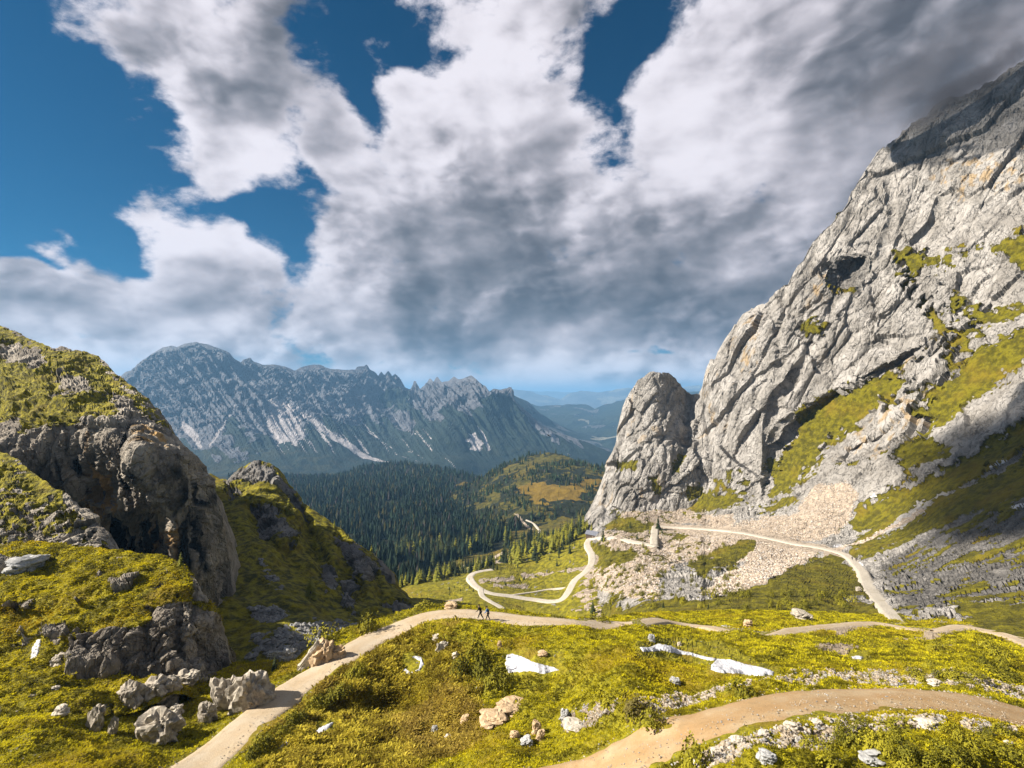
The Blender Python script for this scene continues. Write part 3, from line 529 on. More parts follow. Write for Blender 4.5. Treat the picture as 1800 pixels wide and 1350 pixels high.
# ---- middle hill beyond the gully -------------------------------------
def hill_depth(U, V, Y):
    d = np.zeros(U.shape)
    for ln, wd, dp in [([(500, 860), (530, 920), (560, 970), (600, 1040)], 16, 10), ([(590, 930), (610, 1000), (640, 1060)], 12, 8), ([(430, 880), (470, 950), (540, 1020)], 14, 6), ([(655, 1000), (670, 1060)], 10, 6)]:
        r, side, t = sd_line(U, V, ln); d += dp*np.exp(-(r/wd)**2)*np.sin(np.pi*np.clip(t, .04, .96))**0.5
    return d
def hill_mask(U, V, P, N):
    n1 = blur_noise(P, 14, 5, 13); n2 = blur_noise(P, 3, 4, 9)
    g = np.ones(U.shape)*0.95
    rk = union(U, V, [[(445,895),(480,892),(500,920),(530,940),(515,955),(470,940),(455,950)], [(400,845),(420,822),(450,813),(478,818),(505,850),(525,885),(545,920),(520,905),(490,860),(460,850),(420,850)], [(590,945),(630,960),(660,1000),(650,1020),(610,985)], [(565,1000),(590,1000),(590,1040),(570,1045)], [(600,1015),(625,1030),(630,1085),(605,1070)], [(645,965),(680,990),(690,1020),(665,990)], [(675,1060),(715,1055),(735,1085),(690,1095)], [(400,850),(420,860),(405,880)]], 6, n1*14+n2*10, 1)
    g = g*(1-rk); g *= 1-0.8*sstep(0.55-N[:, 2], 0, 0.15)*sstep(n1+n2, -.1, .2)
    gr = union(U, V, [[(440,1075),(480,1070),(510,1080),(500,1095),(460,1095)], [(440,1130),(500,1120),(560,1110),(600,1105),(640,1100),(560,1160),(520,1170),(440,1170)], [(395,960),(398,1000),(380,1030),(370,1010)], [(460,1000),(480,1010),(490,1040),(470,1025)]], 7, n1*16+n2*14, 1)*sstep(n2, -.25, .05)
    return dict(G=g, GR=gr, VAR=np.clip(n1, 0, 1)*.3)
def hill_disp(U, V, P, N, mk):
    rk = 1-sstep(mk['G'], 0.35, 0.65); a = rockdisp(P, [(13, 3.0), (6, 1.6), (2.6, .7), (1.2, .3)], 53, crack=0.4, axis=(-.3, 0, 1), sq=.4, warp=.15, lines=[(7, .06, 1.2)])+grit(P, 2.2, .35, 3)
    v, e_ = blocks(P/1.6, 19); S = P[:, 1]/200
    return (a*rk*(1-mk['GR'])+(1-rk)*(fbm(P/16, 4, seed=8)*4.2+ridged(P/22, 2, seed=4)*2.0+fbm(P/3, 3, seed=2)*0.6))*S+mk['GR']*np.abs(v)*0.9, None
layer('hill', 330, 800, [(330,828),(350,835),(380,842),(400,845),(410,836),(420,824),(432,818),(440,815),(450,814),(460,813),(475,818),(485,826),(497,842),(510,858),(520,870),(528,885),(545,898),(570,912),(600,938),(630,958),(650,968),(662,980),(672,995),(684,1005),(690,1022),(705,1040),(720,1052),(740,1062),(760,1072),(800,1085)],
 [(330,1180),(420,1185),(540,1180),(600,1160),(700,1130),(800,1120)],
 [(340,832,225),(400,843,225),(450,814,222),(500,848,215),(560,905,205),(640,962,190),(690,1020,175),(740,1062,165),(800,1085,160),(350,900,190),(450,900,185),(550,950,178),(640,1010,160),(400,1000,140),(500,1020,140),(600,1060,138),(700,1085,140),(420,1100,108),(500,1100,108),(600,1110,112),(420,1170,88),(540,1170,88),(640,1130,105),(780,1110,130)],
 M['hill'], 1.8, 200, hill_mask, hill_disp, back=(80, 0.8, 10), depthf=hill_depth, objname='hill', ridge_n=5)
# ---- lower valley meadow ----------------------------------------------
def vroad(U, V):
    return np.minimum(sd_line(U, V, R_SWITCH)[0], sd_line(U, V, R_TRACK)[0])
R_SWITCH = [(1155,962),(1130,956),(1100,950),(1060,946),(1040,948),(1033,953),(1033,962),(1040,975),(1040,990),(1030,1005),(1010,1022),(1000,1040),(990,1053),(970,1058),(940,1055),(900,1049),(860,1043),(838,1032),(826,1018),(830,1010),(845,1005),(865,1002)]
R_TRACK = [(845,1036),(848,1048),(862,1058),(880,1068),(895,1080)]
R_TRAIL = [(1010,1030),(970,1036),(930,1042),(890,1047)]
def val_mask(U, V, P, N):
    n1 = blur_noise(P, 14, 5, 13); n2 = blur_noise(P, 4, 4, 9)
    g = np.ones(U.shape)*0.98
    sc = union(U, V, [[(1030,1010),(1060,960),(1110,960),(1250,960),(1250,1100),(1000,1075)]], 10, n1, 10)
    g = g*(1-sc*sstep(n1+n2, -.25, .1)); gr = sc*sstep(n1+n2, -.25, .1)
    st = np.zeros(U.shape)
    for ln in [[(845,1022),(880,1020),(900,1018)], [(920,1012),(945,1010),(990,1005)], [(1000,1004),(1030,998)], [(785,1058),(810,1054)], [(870,1030),(930,1030)], [(890,985),(860,990),(800,1000)]]:
        st = np.maximum(st, sstep(4.5+n2*6-sd_line(U, V, ln)[0], 0, 3))
    gr = np.maximum(gr, st*0.9); g = g*(1-st)
    g *= 1-sstep(n2+n1*.3, 0.42, 0.55)
    r = vroad(U, V)
    return dict(G=g, GR=gr, flat=sstep(r, 16, 6), VAR=union(U, V, [[(640,1030),(720,1030),(760,1060),(640,1060)]], 10)*.4)
def val_disp(U, V, P, N, mk):
    return (fbm(P/np.array([30, 14, 14]), 4, seed=8)*2.4+fbm(P/4, 3, seed=2)*0.5)*(1-mk['flat']), None
layer('valley', 540, 1270, [(540,1085),(640,1062),(690,1032),(710,1024),(740,1020),(765,1014),(790,1008),(820,1000),(850,996),(880,984),(900,972),(920,962),(950,948),(980,938),(1000,932),(1030,930),(1050,925),(1100,915),(1270,905)],
 [(540,1190),(1270,1190)],
 [(540,1190,190),(900,1190,200),(1270,1190,150),(640,1070,330),(700,1040,330),(760,1020,345),(820,1005,370),(900,975,420),(1000,935,425),(1050,928,420),(1150,925,405),(700,1080,235),(860,1075,245),(1000,1070,245),(850,1045,272),(985,1056,268),(830,1012,325),(900,1020,312),(1000,1000,320),(1040,985,325),(1035,952,372),(1100,950,368),(1150,960,345),(1060,1060,235),(1180,1050,200),(1100,1000,290),(1270,1000,240),(1250,930,360)],
 M['valley'], 2.0, 130, val_mask, val_disp, back=(160, 0.5, 10), objname='meadow', ridge_n=3)
# ---- forested valley ---------------------------------------------------
def fl_mask(U, V, P, N):
    n1 = blur_noise(P, 70, 4, 13); n2 = blur_noise(P, 20, 4, 9)
    g = union(U, V, [[(740,1010),(760,998),(800,985),(840,972),(890,964),(905,972),(870,990),(800,1005),(745,1020)], [(895,940),(930,922),(960,912),(1000,905),(1040,905),(1040,930),(960,950),(900,958)], [(795,850),(825,846),(830,852),(805,862)]], 5, n2, 8)
    gr = sstep(3.5-sd_line(U, V, [(815,996),(845,988),(870,978),(888,970)])[0]+n2*2, 0, 2)
    return dict(G=np.maximum(g, 0.35*(n1 > 0.35)), GR=gr, VAR=np.clip(n1*0+0.1, 0, 1))
def fl_disp(U, V, P, N, mk): return fbm(P/160, 4, seed=8)*14*sstep(P[:, 1], 500, 900)+fbm(P/30, 3, seed=2)*1.5, None
layer('forest', 300, 1250, [(300,835),(400,838),(560,842),(700,845),(800,845),(900,845),(1000,850),(1250,870)], [(300,1150),(1250,1150)],
 [(300,1150,400),(600,1150,400),(900,1150,400),(1250,1150,400),(640,1040,430),(740,1015,450),(800,1000,470),(890,965,510),(950,950,530),(1050,930,560),(620,980,560),(900,940,600),(1000,905,760),(600,950,640),(700,950,630),(600,900,850),(750,900,820),(900,900,900),(600,860,1150),(750,860,1100),(900,860,1300),(400,860,1300),(400,830,1700),(600,830,1500),(750,830,1400),(300,800,2300),(600,815,2100),(800,818,1900),(1000,860,1400),(1100,850,1400),(1250,900,900),(300,900,1000)],
 M['forest'], 4.0, 110, fl_mask, fl_disp, back=(300, 0.3, 5), objname='valley_floor')
ORANGE = [[(905,850),(940,845),(985,852),(1030,845),(1060,838),(1045,860),(1020,875),(1000,885),(940,880),(915,868)], [(880,825),(930,808),(965,797),(1000,802),(980,815),(930,822),(890,838)], [(835,890),(870,868),(885,860),(880,880),(840,898)], [(920,925),(960,912),(1010,905),(1020,920),(950,935)]]
def oh_mask(U, V, P, N):
    n1 = blur_noise(P, 50, 4, 13); n2 = blur_noise(P, 14, 4, 9)
    g = union(U, V, ORANGE, 5, n2*10+n1*8, 1); g = np.maximum(g, 0.85*(n1+n2*.6 > 0.1))
    gr = sstep(2.2-sd_line(U, V, [(905,905),(930,918),(945,928),(948,938),(945,948)])[0], 0, 1.4)
    return dict(G=g, GR=gr, VAR=np.clip(union(U, V, ORANGE[:1], 6, n2, 12)*1.2, 0, 1))
layer('round_hill', 700, 1160, [(700,905),(760,880),(800,862),(830,850),(850,840),(868,828),(890,816),(915,806),(940,799),(965,796),(985,797),(1000,803),(1020,812),(1040,818),(1065,822),(1085,826),(1160,850)], [(700,960),(850,985),(1000,965),(1160,960)],
 [(700,905,1000),(800,862,1050),(870,828,1100),(965,796,1150),(1065,822,1050),(1160,850,950),(850,900,800),(960,860,860),(1050,870,850),(900,925,640),(1000,920,620),(1050,930,620),(1160,940,600),(850,985,580),(1000,965,560),(760,930,740)],
 M['forest'], 2.4, 120, oh_mask, lambda U, V, P, N, mk: (fbm(P/90, 4, seed=18)*12+fbm(P/20, 3, seed=2)*2, None), back=(350, 0.5, 8), objname='wooded_hill', ridge_n=3)
layer('dark_hill', 480, 900, [(480,880),(520,868),(560,850),(600,838),(640,822),(680,817),(720,818),(760,822),(800,832),(850,845),(900,870)], [(480,960),(900,960)],
 [(480,880,1350),(600,838,1500),(700,817,1550),(800,832,1400),(900,870,1200),(480,960,800),(650,960,760),(800,960,760),(900,960,740),(650,890,1100),(800,890,1050)],
 M['forest'], 3.5, 50, lambda U, V, P, N: dict(G=union(U, V, [[(797,852),(815,846),(832,850),(822,858),(800,863)], [(655,830),(690,828),(685,833)]], 3), VAR=np.zeros(U.shape)+.2), lambda U, V, P, N, mk: (fbm(P/150, 4, seed=28)*16, None), back=(400, 0.5, 8), objname='forested_hill', ridge_n=2)
# ---- far range ---------------------------------------------------------
def far_lines(U, V, lines, wd):
    g = np.zeros(U.shape)
    for ln in lines:
        d, s_, t = sd_line(U, V, ln); w0 = np.interp(t, np.linspace(0, 1, len(ln)), [p[2] for p in ln]); g = np.maximum(g, sstep(w0+wd-d, 0, 1.8))
    return g
SCREE = [[(505,708,1),(540,745,5),(580,775,6),(640,800,4),(690,813,2)], [(560,705,.5),(600,735,1.5),(650,765,2),(700,800,1.5),(760,818,1)], [(610,720,.3),(660,760,1),(720,795,1.4),(760,812,1)], [(640,715,.3),(690,745,1),(740,775,1.5),(800,812,1)],
         [(760,740,1),(770,760,.8),(765,785,1.2),(775,800,1.4),(800,820,1.5)], [(790,728,.5),(797,745,1.2),(795,758,1.2),(778,772,1),(775,800,1)], [(812,735,.5),(808,752,1.2),(820,775,1),(838,795,.6)], [(836,748,1),(850,765,3),(860,785,4),(858,790,1)], [(845,745,.5),(870,765,.8),(885,775,.5)], [(905,710,.4),(920,730,.8)],
         [(370,790,3),(390,760,5),(410,730,3),(425,715,1)], [(325,755,8),(345,775,7),(355,790,3)], [(915,750,.6),(925,770,1.2),(940,782,1)], [(668,720,.5),(700,745,1),(735,770,.5)], [(540,700,.4),(575,735,1),(600,760,1)], [(700,700,.4),(730,720,.8)], [(852,722,.4),(862,735,.8)], [(730,760,.3),(760,790,.6)], [(590,690,.3),(640,730,.8),(700,770,.8)]]
def range_mask(U, V, P, N):
    n1 = blur_noise(P, 260, 5, 13); n2 = blur_noise(P, 60, 5, 9)
    tl = np.interp(U, [200, 350, 420, 480, 560, 640, 700, 760, 800, 860, 900, 960, 1100], [795, 790, 800, 775, 760, 742, 745, 745, 735, 715, 722, 760, 790])
    lean = fbm(np.stack([(U-0.95*(V-700))/34., U*0, V/260.], 1), 4, seed=9)
    g = sstep(V-tl+n1*26+n2*16+lean*45, -8, 8)*0.9
    g = np.maximum(g, union(U, V, [[(680,690),(720,700),(735,740),(700,735),(660,700)], [(392,735),(410,735),(440,780),(430,800),(395,775)], [(560,740),(640,770),(700,800),(640,795),(570,765)]], 7, n2, 12)*.8)
    gr = far_lines(U, V, SCREE, -0.2+n2*0.8)
    gr = np.maximum(gr, union(U, V, [[(470,712),(500,706),(520,735),(540,770),(520,785),(475,775),(468,745)], [(820,775),(835,765),(855,782),(835,787)]], 4, n2*10, 1)*0.85)
    gr = np.maximum(gr, 0.7*sstep(fbm(np.stack([(U-0.95*(V-700))/7., U*0, V/120.], 1), 3, seed=29), 0.28, 0.45)*sstep(V, 690, 730)*(U > 430)*(U < 760)*sstep(V, 812, 790))
    meadow = union(U, V, [[(400,790),(520,790),(620,805),(620,830),(500,850),(360,840),(360,800)]], 10, n1, 12)*(n2 > 0.05)
    return dict(G=g, GR=gr*0.95, VAR=meadow)
def range_disp(U, V, P, N, mk):
    up = sstep(V, 830, 700); q = np.stack([(U-0.75*(V-700))/26., U*0, V/190.], 1)
    q2 = np.stack([(U-0.75*(V-700))/9., U*0, V/80.], 1)
    rib = ridged(q, 3, seed=5)*48+ridged(q2, 2, seed=6)*22
    a = rockdisp(P, [(240, 28), (100, 20), (42, 11), (20, 6)], 71, strat=(1, 1, .6), crack=0.25, warp=.2)
    return (rib*0.9*up*(1-0.3*mk['GR'])+a*up*(1-0.7*mk['G'])*(1-0.8*mk['GR'])+fbm(P/400, 4, seed=8)*40), None
layer('range', 60, 1240, [(60,800),(120,740),(170,700),(220,655),(236,648),(242,640),(262,626),(285,612),(300,608),(312,611),(325,604),(345,601),(362,605),(385,613),(402,620),(412,632),(424,638),(428,631),(440,629),(446,636),(462,642),(480,641),(500,645),(518,652),(530,646),(545,642),(562,641),(575,648),(600,651),(625,650),(628,645),(640,644),(645,640),(650,650),(660,655),(665,662),(670,653),(676,660),(682,652),(690,662),(694,657),(702,664),(712,682),(722,684),(729,667),(738,684),(748,676),(756,664),(762,672),(768,661),(776,672),(790,670),(798,662),(806,667),(818,664),(828,660),(840,670),(850,682),(860,690),(868,684),(880,686),(890,684),(900,700),(912,712),(930,727),(945,742),(960,752),(985,762),(1010,770),(1040,781),(1075,795),(1110,805),(1240,840)],
 [(60,890),(400,885),(700,880),(900,880),(1240,890)],
 [(60,800,3300),(220,655,3300),(345,603,3300),(500,643,3500),(650,645,3900),(740,680,4100),(820,662,3500),(880,685,3350),(960,750,3150),(1075,790,3000),(1240,840,2900),(350,720,2850),(500,740,2850),(600,740,3050),(700,750,3150),(790,735,2950),(820,750,2900),(900,780,2750),(220,830,2250),(400,805,2200),(500,800,2280),(600,820,2250),(700,835,2250),(850,850,2250),(1000,850,2300),(450,865,1900),(800,865,1900),(1240,880,2200),(60,870,2100)],
 M['range'], 2.4, 170, range_mask, range_disp, back=(900, 0.8, 8), objname='mountain_range', ridge_n=2, edge=(0.06, 22))
def simple_layer(name, objname, u0, u1, ridge, vb, y0, y1, amp, mask=None, du=3.5, rows=60, rn=3, rough=1.0):
    ctrl = [(u, vb, y0) for u in np.linspace(u0, u1, 4)]+[(u, v, y1) for u, v in ridge[::max(1, len(ridge)//6)]]
    def dm(U, V, P, N):
        n = blur_noise(P, amp*6, 4, 5); return mask(U, V, n) if mask else dict(G=np.clip(0.6+n, 0, 1))
    layer(name, u0, u1, ridge, [(u0, vb), (u1, vb)], ctrl, M['far'], du, rows, dm, lambda U, V, P, N, mk: (ridged(P/(amp*9), 4, seed=3)*amp*rough, None), back=(y1*0.2, 0.5, 6), objname=objname, ridge_n=rn)
simple_layer('h1', 'hills', 880, 1300, [(880,700),(905,700),(930,712),(950,714),(1000,712),(1030,713),(1045,720),(1060,712),(1080,707),(1110,700),(1200,690),(1300,690)], 800, 3800, 7000, 60,
   lambda U, V, n: dict(G=0.7-0.3*(n > .3), GR=union(U, V, [[(1025,778),(1050,772),(1065,776),(1100,775),(1100,782),(1050,784)], [(1000,745),(1035,743),(1035,752),(1003,752)]], 3, n, 5)*(n > -.2), VAR=0*U+0.3))
simple_layer('h0', 'hills', 860, 1120, [(860,690),(900,695),(925,707),(950,728),(975,745),(1010,760),(1060,775),(1120,790)], 800, 3400, 4600, 40, rn=2)
simple_layer('h2', 'distant_mountains', 840, 1320, [(840,690),(905,686),(935,690),(960,697),(985,702),(1000,693),(1020,688),(1040,689),(1060,690),(1075,688),(1095,684),(1130,684),(1190,686),(1210,680),(1230,678),(1245,684),(1320,690)], 730, 12000, 14500, 110, lambda U, V, n: dict(G=0*U+0.1, GR=(n > .25)*.6), rn=3)
simple_layer('h3', 'distant_mountains', 700, 1320, [(700,692),(860,688),(900,689),(950,688),(1000,690),(1100,689),(1320,690)], 720, 19000, 22000, 120, lambda U, V, n: dict(G=0*U), rn=2)
# ground under everything out to the horizon
me = mesh_np('valley_ground', [(-30000, -60, -520), (30000, -60, -520), (30000, 45000, -520), (-30000, 45000, -520)], [(0, 1, 2, 3)], False); attr(me, 'mask', np.tile([[0.8, 0, 0]], (4, 1))); attr(me, 'mask_b', np.zeros((4, 3)))
link('ground_plain', me, M['far'], kind='structure')
# ---- foreground --------------------------------------------------------
ROAD_A = [(250,1425),(300,1386),(348,1350),(410,1298),(480,1240),(540,1196),(600,1156),(655,1124),(710,1101),(760,1084),(810,1080),(870,1085),(950,1093),(1030,1098),(1075,1099),(1112,1097)]
ROAD_C = [(1075,1099),(1112,1097),(1170,1093),(1240,1104),(1330,1117),(1400,1109),(1470,1101),(1540,1098),(1600,1106),(1645,1111),(1690,1103),(1745,1110),(1800,1130),(1870,1165)]
ROAD_B = [(760,1480),(880,1425),(980,1385),(1080,1345),(1170,1306),(1250,1275),(1350,1248),(1450,1232),(1560,1226),(1660,1232),(1750,1247),(1830,1268),(1950,1300)]
GRAV = [
        [(1378,1112),(1420,1104),(1470,1098),(1530,1096),(1545,1100),(1500,1107),(1485,1120),(1475,1122),(1462,1110),(1400,1114)],
        [(1425,1140),(1470,1132),(1510,1133),(1510,1142),(1480,1153),(1450,1145)], [(1555,1126),(1620,1117),(1640,1102),(1690,1098),(1740,1106),(1800,1128),(1900,1170),(1860,1165),(1780,1130),(1720,1108),(1660,1116),(1640,1123),(1600,1126)],
        [(1640,1133),(1680,1132),(1670,1138),(1645,1140)]]
def fg_depth(U, V, Y):
    d = np.zeros(U.shape)
    for cx, cy, rx, ry, h in [(800,1108,60,18,-3.0), (860,1145,40,20,-1.2), (940,1165,26,20,-1.2), (855,1170,16,14,1.2), (600,1245,160,22,2.2), (1050,1245,140,18,-1.5), (1160,1270,60,18,-1.5), (1700,1165,140,22,-4), (560,1275,60,18,1.2), (1250,1140,150,20,-1.8), (1450,1300,150,20,1.0), (1550,1320,250,25,-1.2)]:
        d += h*np.exp(-((U-cx)/rx)**2-((V-cy)/ry)**2)
    return d
def world_line(U, V, P, line):
    pts = []
    for u, v in line:
        k = np.argmin((U-u)**2+(V-v)**2); p_ = P[k]; y = p_[1]; pts.append(((u-CU)/F*y, y))
    return pts
def fg_mask(U, V, P, N):
    dA = sd_line(P[:, 0], P[:, 1], world_line(U, V, P, ROAD_A))[0]/2.35; dB = sd_line(P[:, 0], P[:, 1], world_line(U, V, P, ROAD_B))[0]/2.9; dC = sd_line(P[:, 0], P[:, 1], world_line(U, V, P, ROAD_C))[0]/1.7
    rd = np.minimum(np.minimum(dA, dB), dC)
    n1 = blur_noise(P, 3.2, 5, 13); n2 = blur_noise(P, 0.7, 4, 9); n0 = blur_noise(P, 9, 3, 33)
    g = np.ones(U.shape)*0.97
    ra = sd_line(U, V, ROAD_A)[0]; wa = 5*F/(P[:, 1]*2.0); rb = sd_line(U, V, ROAD_B)[0]
    gr = union(U, V, GRAV, 2.5, n2, 4)
    # worn stony ground beside the broad track
    stn = union(U, V, [[(1140,1262),(1230,1222),(1320,1208),(1450,1196),(1560,1192),(1660,1198),(1750,1212),(1850,1240),(1850,1215),(1700,1190),(1560,1180),(1450,1188),(1300,1205),(1200,1220)], [(1230,1330),(1300,1305),(1370,1278),(1460,1262),(1560,1262),(1700,1272),(1900,1300),(1900,1285),(1500,1290),(1400,1310),(1300,1340),(1220,1370)], [(990,1270),(1030,1242),(1085,1240),(1080,1252),(1040,1268),(1000,1285)], [(1120,1240),(1190,1215),(1260,1212),(1240,1225),(1150,1250)]], 5, n2*12+n1*6, 1)*sstep(n2, -.3, .0)
    gr = np.maximum(gr, stn*0.9)
    soil = union(U, V, [[(840,1275),(870,1245),(905,1240),(925,1240),(900,1258),(880,1268),(855,1285)], [(935,1255),(955,1255),(950,1300),(930,1300)]], 3, n2, 5)
    g = g*(1-stn)*(1-0.0*soil)
    leafy = union(U, V, [[(520,1230),(700,1130),(800,1180),(830,1290),(700,1350),(500,1350)]], 30, n0, 30)
    g *= 1-0.9*sstep(n1*.6+n2*.8, 0.62, 0.72)
    gy = union(U, V, [[(520,1165),(600,1105),(570,1130),(560,1165),(530,1175)], [(520,1165),(560,1130),(600,1112),(620,1110),(600,1135),(560,1165)]], 3, n2, 3)*0
    return dict(G=g*(1-gy), GR=gr, DK=np.zeros(U.shape), rd=rd, flat=sstep(rd, 1.55, 1.05), VAR=np.clip(n0*1.1, 0, 1)+union(U, V, [[(100,1200),(300,1170),(500,1165),(460,1185),(300,1195)]], 10, n2, 10)*.6, O=soil*0)
def fg_disp(U, V, P, N, mk):
    n = fbm(P/6, 3, seed=8)*0.8+fbm(P/1.6, 4, seed=2)*0.34+fbm(P/0.45, 3, seed=12)*0.09
    v, e_ = blocks(P/0.4, 19); st = mk['GR']*np.abs(v)*0.16*(U > 900)*(V > 1180)
    return n*(1-0.97*mk['flat'])+st, None
layer('fg', -420, 2250, [(-420,1080),(0,1110),(200,1125),(330,1130),(372,1150),(400,1166),(420,1168),(480,1163),(520,1160),(532,1150),(550,1140),(565,1128),(590,1112),(612,1103),(640,1098),(655,1090),(690,1080),(720,1072),(745,1064),(765,1062),(790,1060),(812,1066),(850,1068),(900,1074),(950,1080),(1000,1084),(1050,1088),(1110,1080),(1200,1075),(1300,1072),(1500,1078),(1700,1090),(1800,1105),(2250,1150)],
 [(-420,1560),(600,1500),(2250,1560)],
 [(-420,1090,66),(100,1130,64),(300,1140,66),(-420,1560,26),(0,1350,36.5),(0,1200,48),(150,1200,52),(0,1250,44),(200,1280,46),(200,1350,38),(348,1350,40),(410,1298,44.3),(480,1240,49),(600,1156,58.5),(710,1101,67.5),(810,1080,70.5),(870,1085,69),(950,1093,66.5),(1030,1098,65.5),(1112,1097,66),(380,1200,57),(460,1175,60),(540,1160,61),(600,1112,68),
  (700,1250,50),(700,1180,57),(700,1350,40.5),(900,1350,36),(980,1385,33.5),(1080,1345,33),(1170,1306,33),(1250,1275,33),(1350,1248,34),(1450,1232,35.5),(1560,1226,37.5),(1660,1232,38.5),(1750,1247,38.5),(1830,1268,38),(1950,1300,36),(1500,1350,26.5),(1800,1350,29),(1200,1400,26),(1200,1200,46),(1200,1150,56),(1500,1170,55),(1000,1200,50),(900,1150,57.5),(1700,1150,62),(1300,1100,84),(1500,1105,90),(1600,1100,100),(1800,1125,84),(2250,1200,60),(2250,1560,18),(600,1500,28),(1200,1072,130),(1300,1072,130),(1500,1078,120),(1750,1098,100),(1100,1085,95)],
 M['near'], 1.9, 260, fg_mask, fg_disp, back=(26, 1.1, 8), depthf=fg_depth, objname='ground', ridge_n=3)

# ================================================================== finding the ground
BV = {}
def bvh(n):
    if n not in BV:
        T = TERR[n]; BV[n] = BVHTree.FromPolygons(T['P'].tolist(), T['F'].tolist())
    return BV[n]
ALL = ['fg', 'knoll', 'ramp', 'cliff', 'hill', 'wall', 'spire', 'valley', 'forest', 'round_hill', 'dark_hill']
def pix(u, v, names=ALL):
    """ground point seen in direction (u, v) of the photograph, and its normal"""
    d = Vector(((u-CU)/F, 1.0, (HV-v)/F)).normalized(); best = None
    for n in names:
        h = bvh(n).ray_cast(Vector((0, 0, 0)), d, 6000)
        if h[0] is not None and (best is None or h[3] < best[3]): best = h
    return (best[0], best[1]) if best else (None, None)
def drop(x, y, names, ztop=400):
    best = None
    for n in names:
        h = bvh(n).ray_cast(Vector((x, y, ztop)), Vector((0, 0, -1)), 3000)
        if h[0] is not None and (best is None or h[0].z > best[0].z): best = h
    return (best[0], best[1]) if best else (None, None)
def smooth_line(P, n):
    P = np.array(P); k = len(P); t = np.linspace(0, k-1, n); i = np.clip(t.astype(int), 0, k-2); f = (t-i)[:, None]
    g = lambda j: P[np.clip(j, 0, k-1)]
    return 0.5*((2*g(i))+(-g(i-1)+g(i+1))*f+(2*g(i-1)-5*g(i)+4*g(i+1)-g(i+2))*f**2+(-g(i-1)+3*g(i)-3*g(i+1)+g(i+2))*f**3)
def gravel_mat(name, base, edge, S, rut=0.25):
    m = bpy.data.materials.new(name); m.use_nodes = True; t = NT(m.node_tree); P = t.n('ShaderNodeTexCoord').outputs['Object']
    at = t.n('ShaderNodeAttribute', attribute_name='across'); sx = t.n('ShaderNodeSeparateColor'); t.link(at.outputs['Color'], sx.inputs[0]); A = sx.outputs[0]
    f = t.noise(P, 1/(S*1.3), 4, 0.7); md = t.noise(P, 1/(S*12), 4, 0.6); bg_ = t.noise(P, 1/(S*45), 5, 0.65)
    c = t.mix(t.ss(bg_, 0.35, 0.65), rgb(*base), rgb(*edge)); c = t.mix(t.m('MULTIPLY', t.ss(f, 0.55, 0.35), 0.45), c, rgb(*(x*0.5 for x in base)))
    c = t.mix(t.m('MULTIPLY', t.ss(t.m('ADD', md, t.m('MULTIPLY', bg_, .6)), .86, 1.05), .55), c, rgb(base[0]*.62, base[1]*.58, base[2]*.5))
    c = t.mix(t.m('MULTIPLY', t.ss(f, 0.6, 0.75), 0.5), c, rgb(0.78, 0.68, 0.54))
    # wheel ruts a little paler, crown a little browner
    r1 = t.m('ABSOLUTE', t.m('SUBTRACT', t.m('ABSOLUTE', t.m('ADD', A, t.m('MULTIPLY', t.m('SUBTRACT', md, 0.5), 0.3))), 0.45))
    c = t.mix(t.m('MULTIPLY', t.ss(r1, 0.05, 0.35), rut), c, rgb(edge[0]*0.8, edge[1]*0.72, edge[2]*0.6))
    b = t.n('ShaderNodeBump'); t.link(t.m('ADD', f, md), b.inputs['Height']); b.inputs['Distance'].default_value = S*1.0
    principled(t, c, 0.95, b.outputs[0]); return m
M['track'] = gravel_mat('pale_gravel', (0.68, 0.56, 0.40), (0.64, 0.49, 0.31), 0.06)
M['track_warm'] = gravel_mat('warm_gravel', (0.62, 0.46, 0.27), (0.56, 0.36, 0.17), 0.05, 0.35)
M['track_far'] = gravel_mat('far_gravel', (0.72, 0.64, 0.52), (0.64, 0.57, 0.46), 0.3, 0.1)
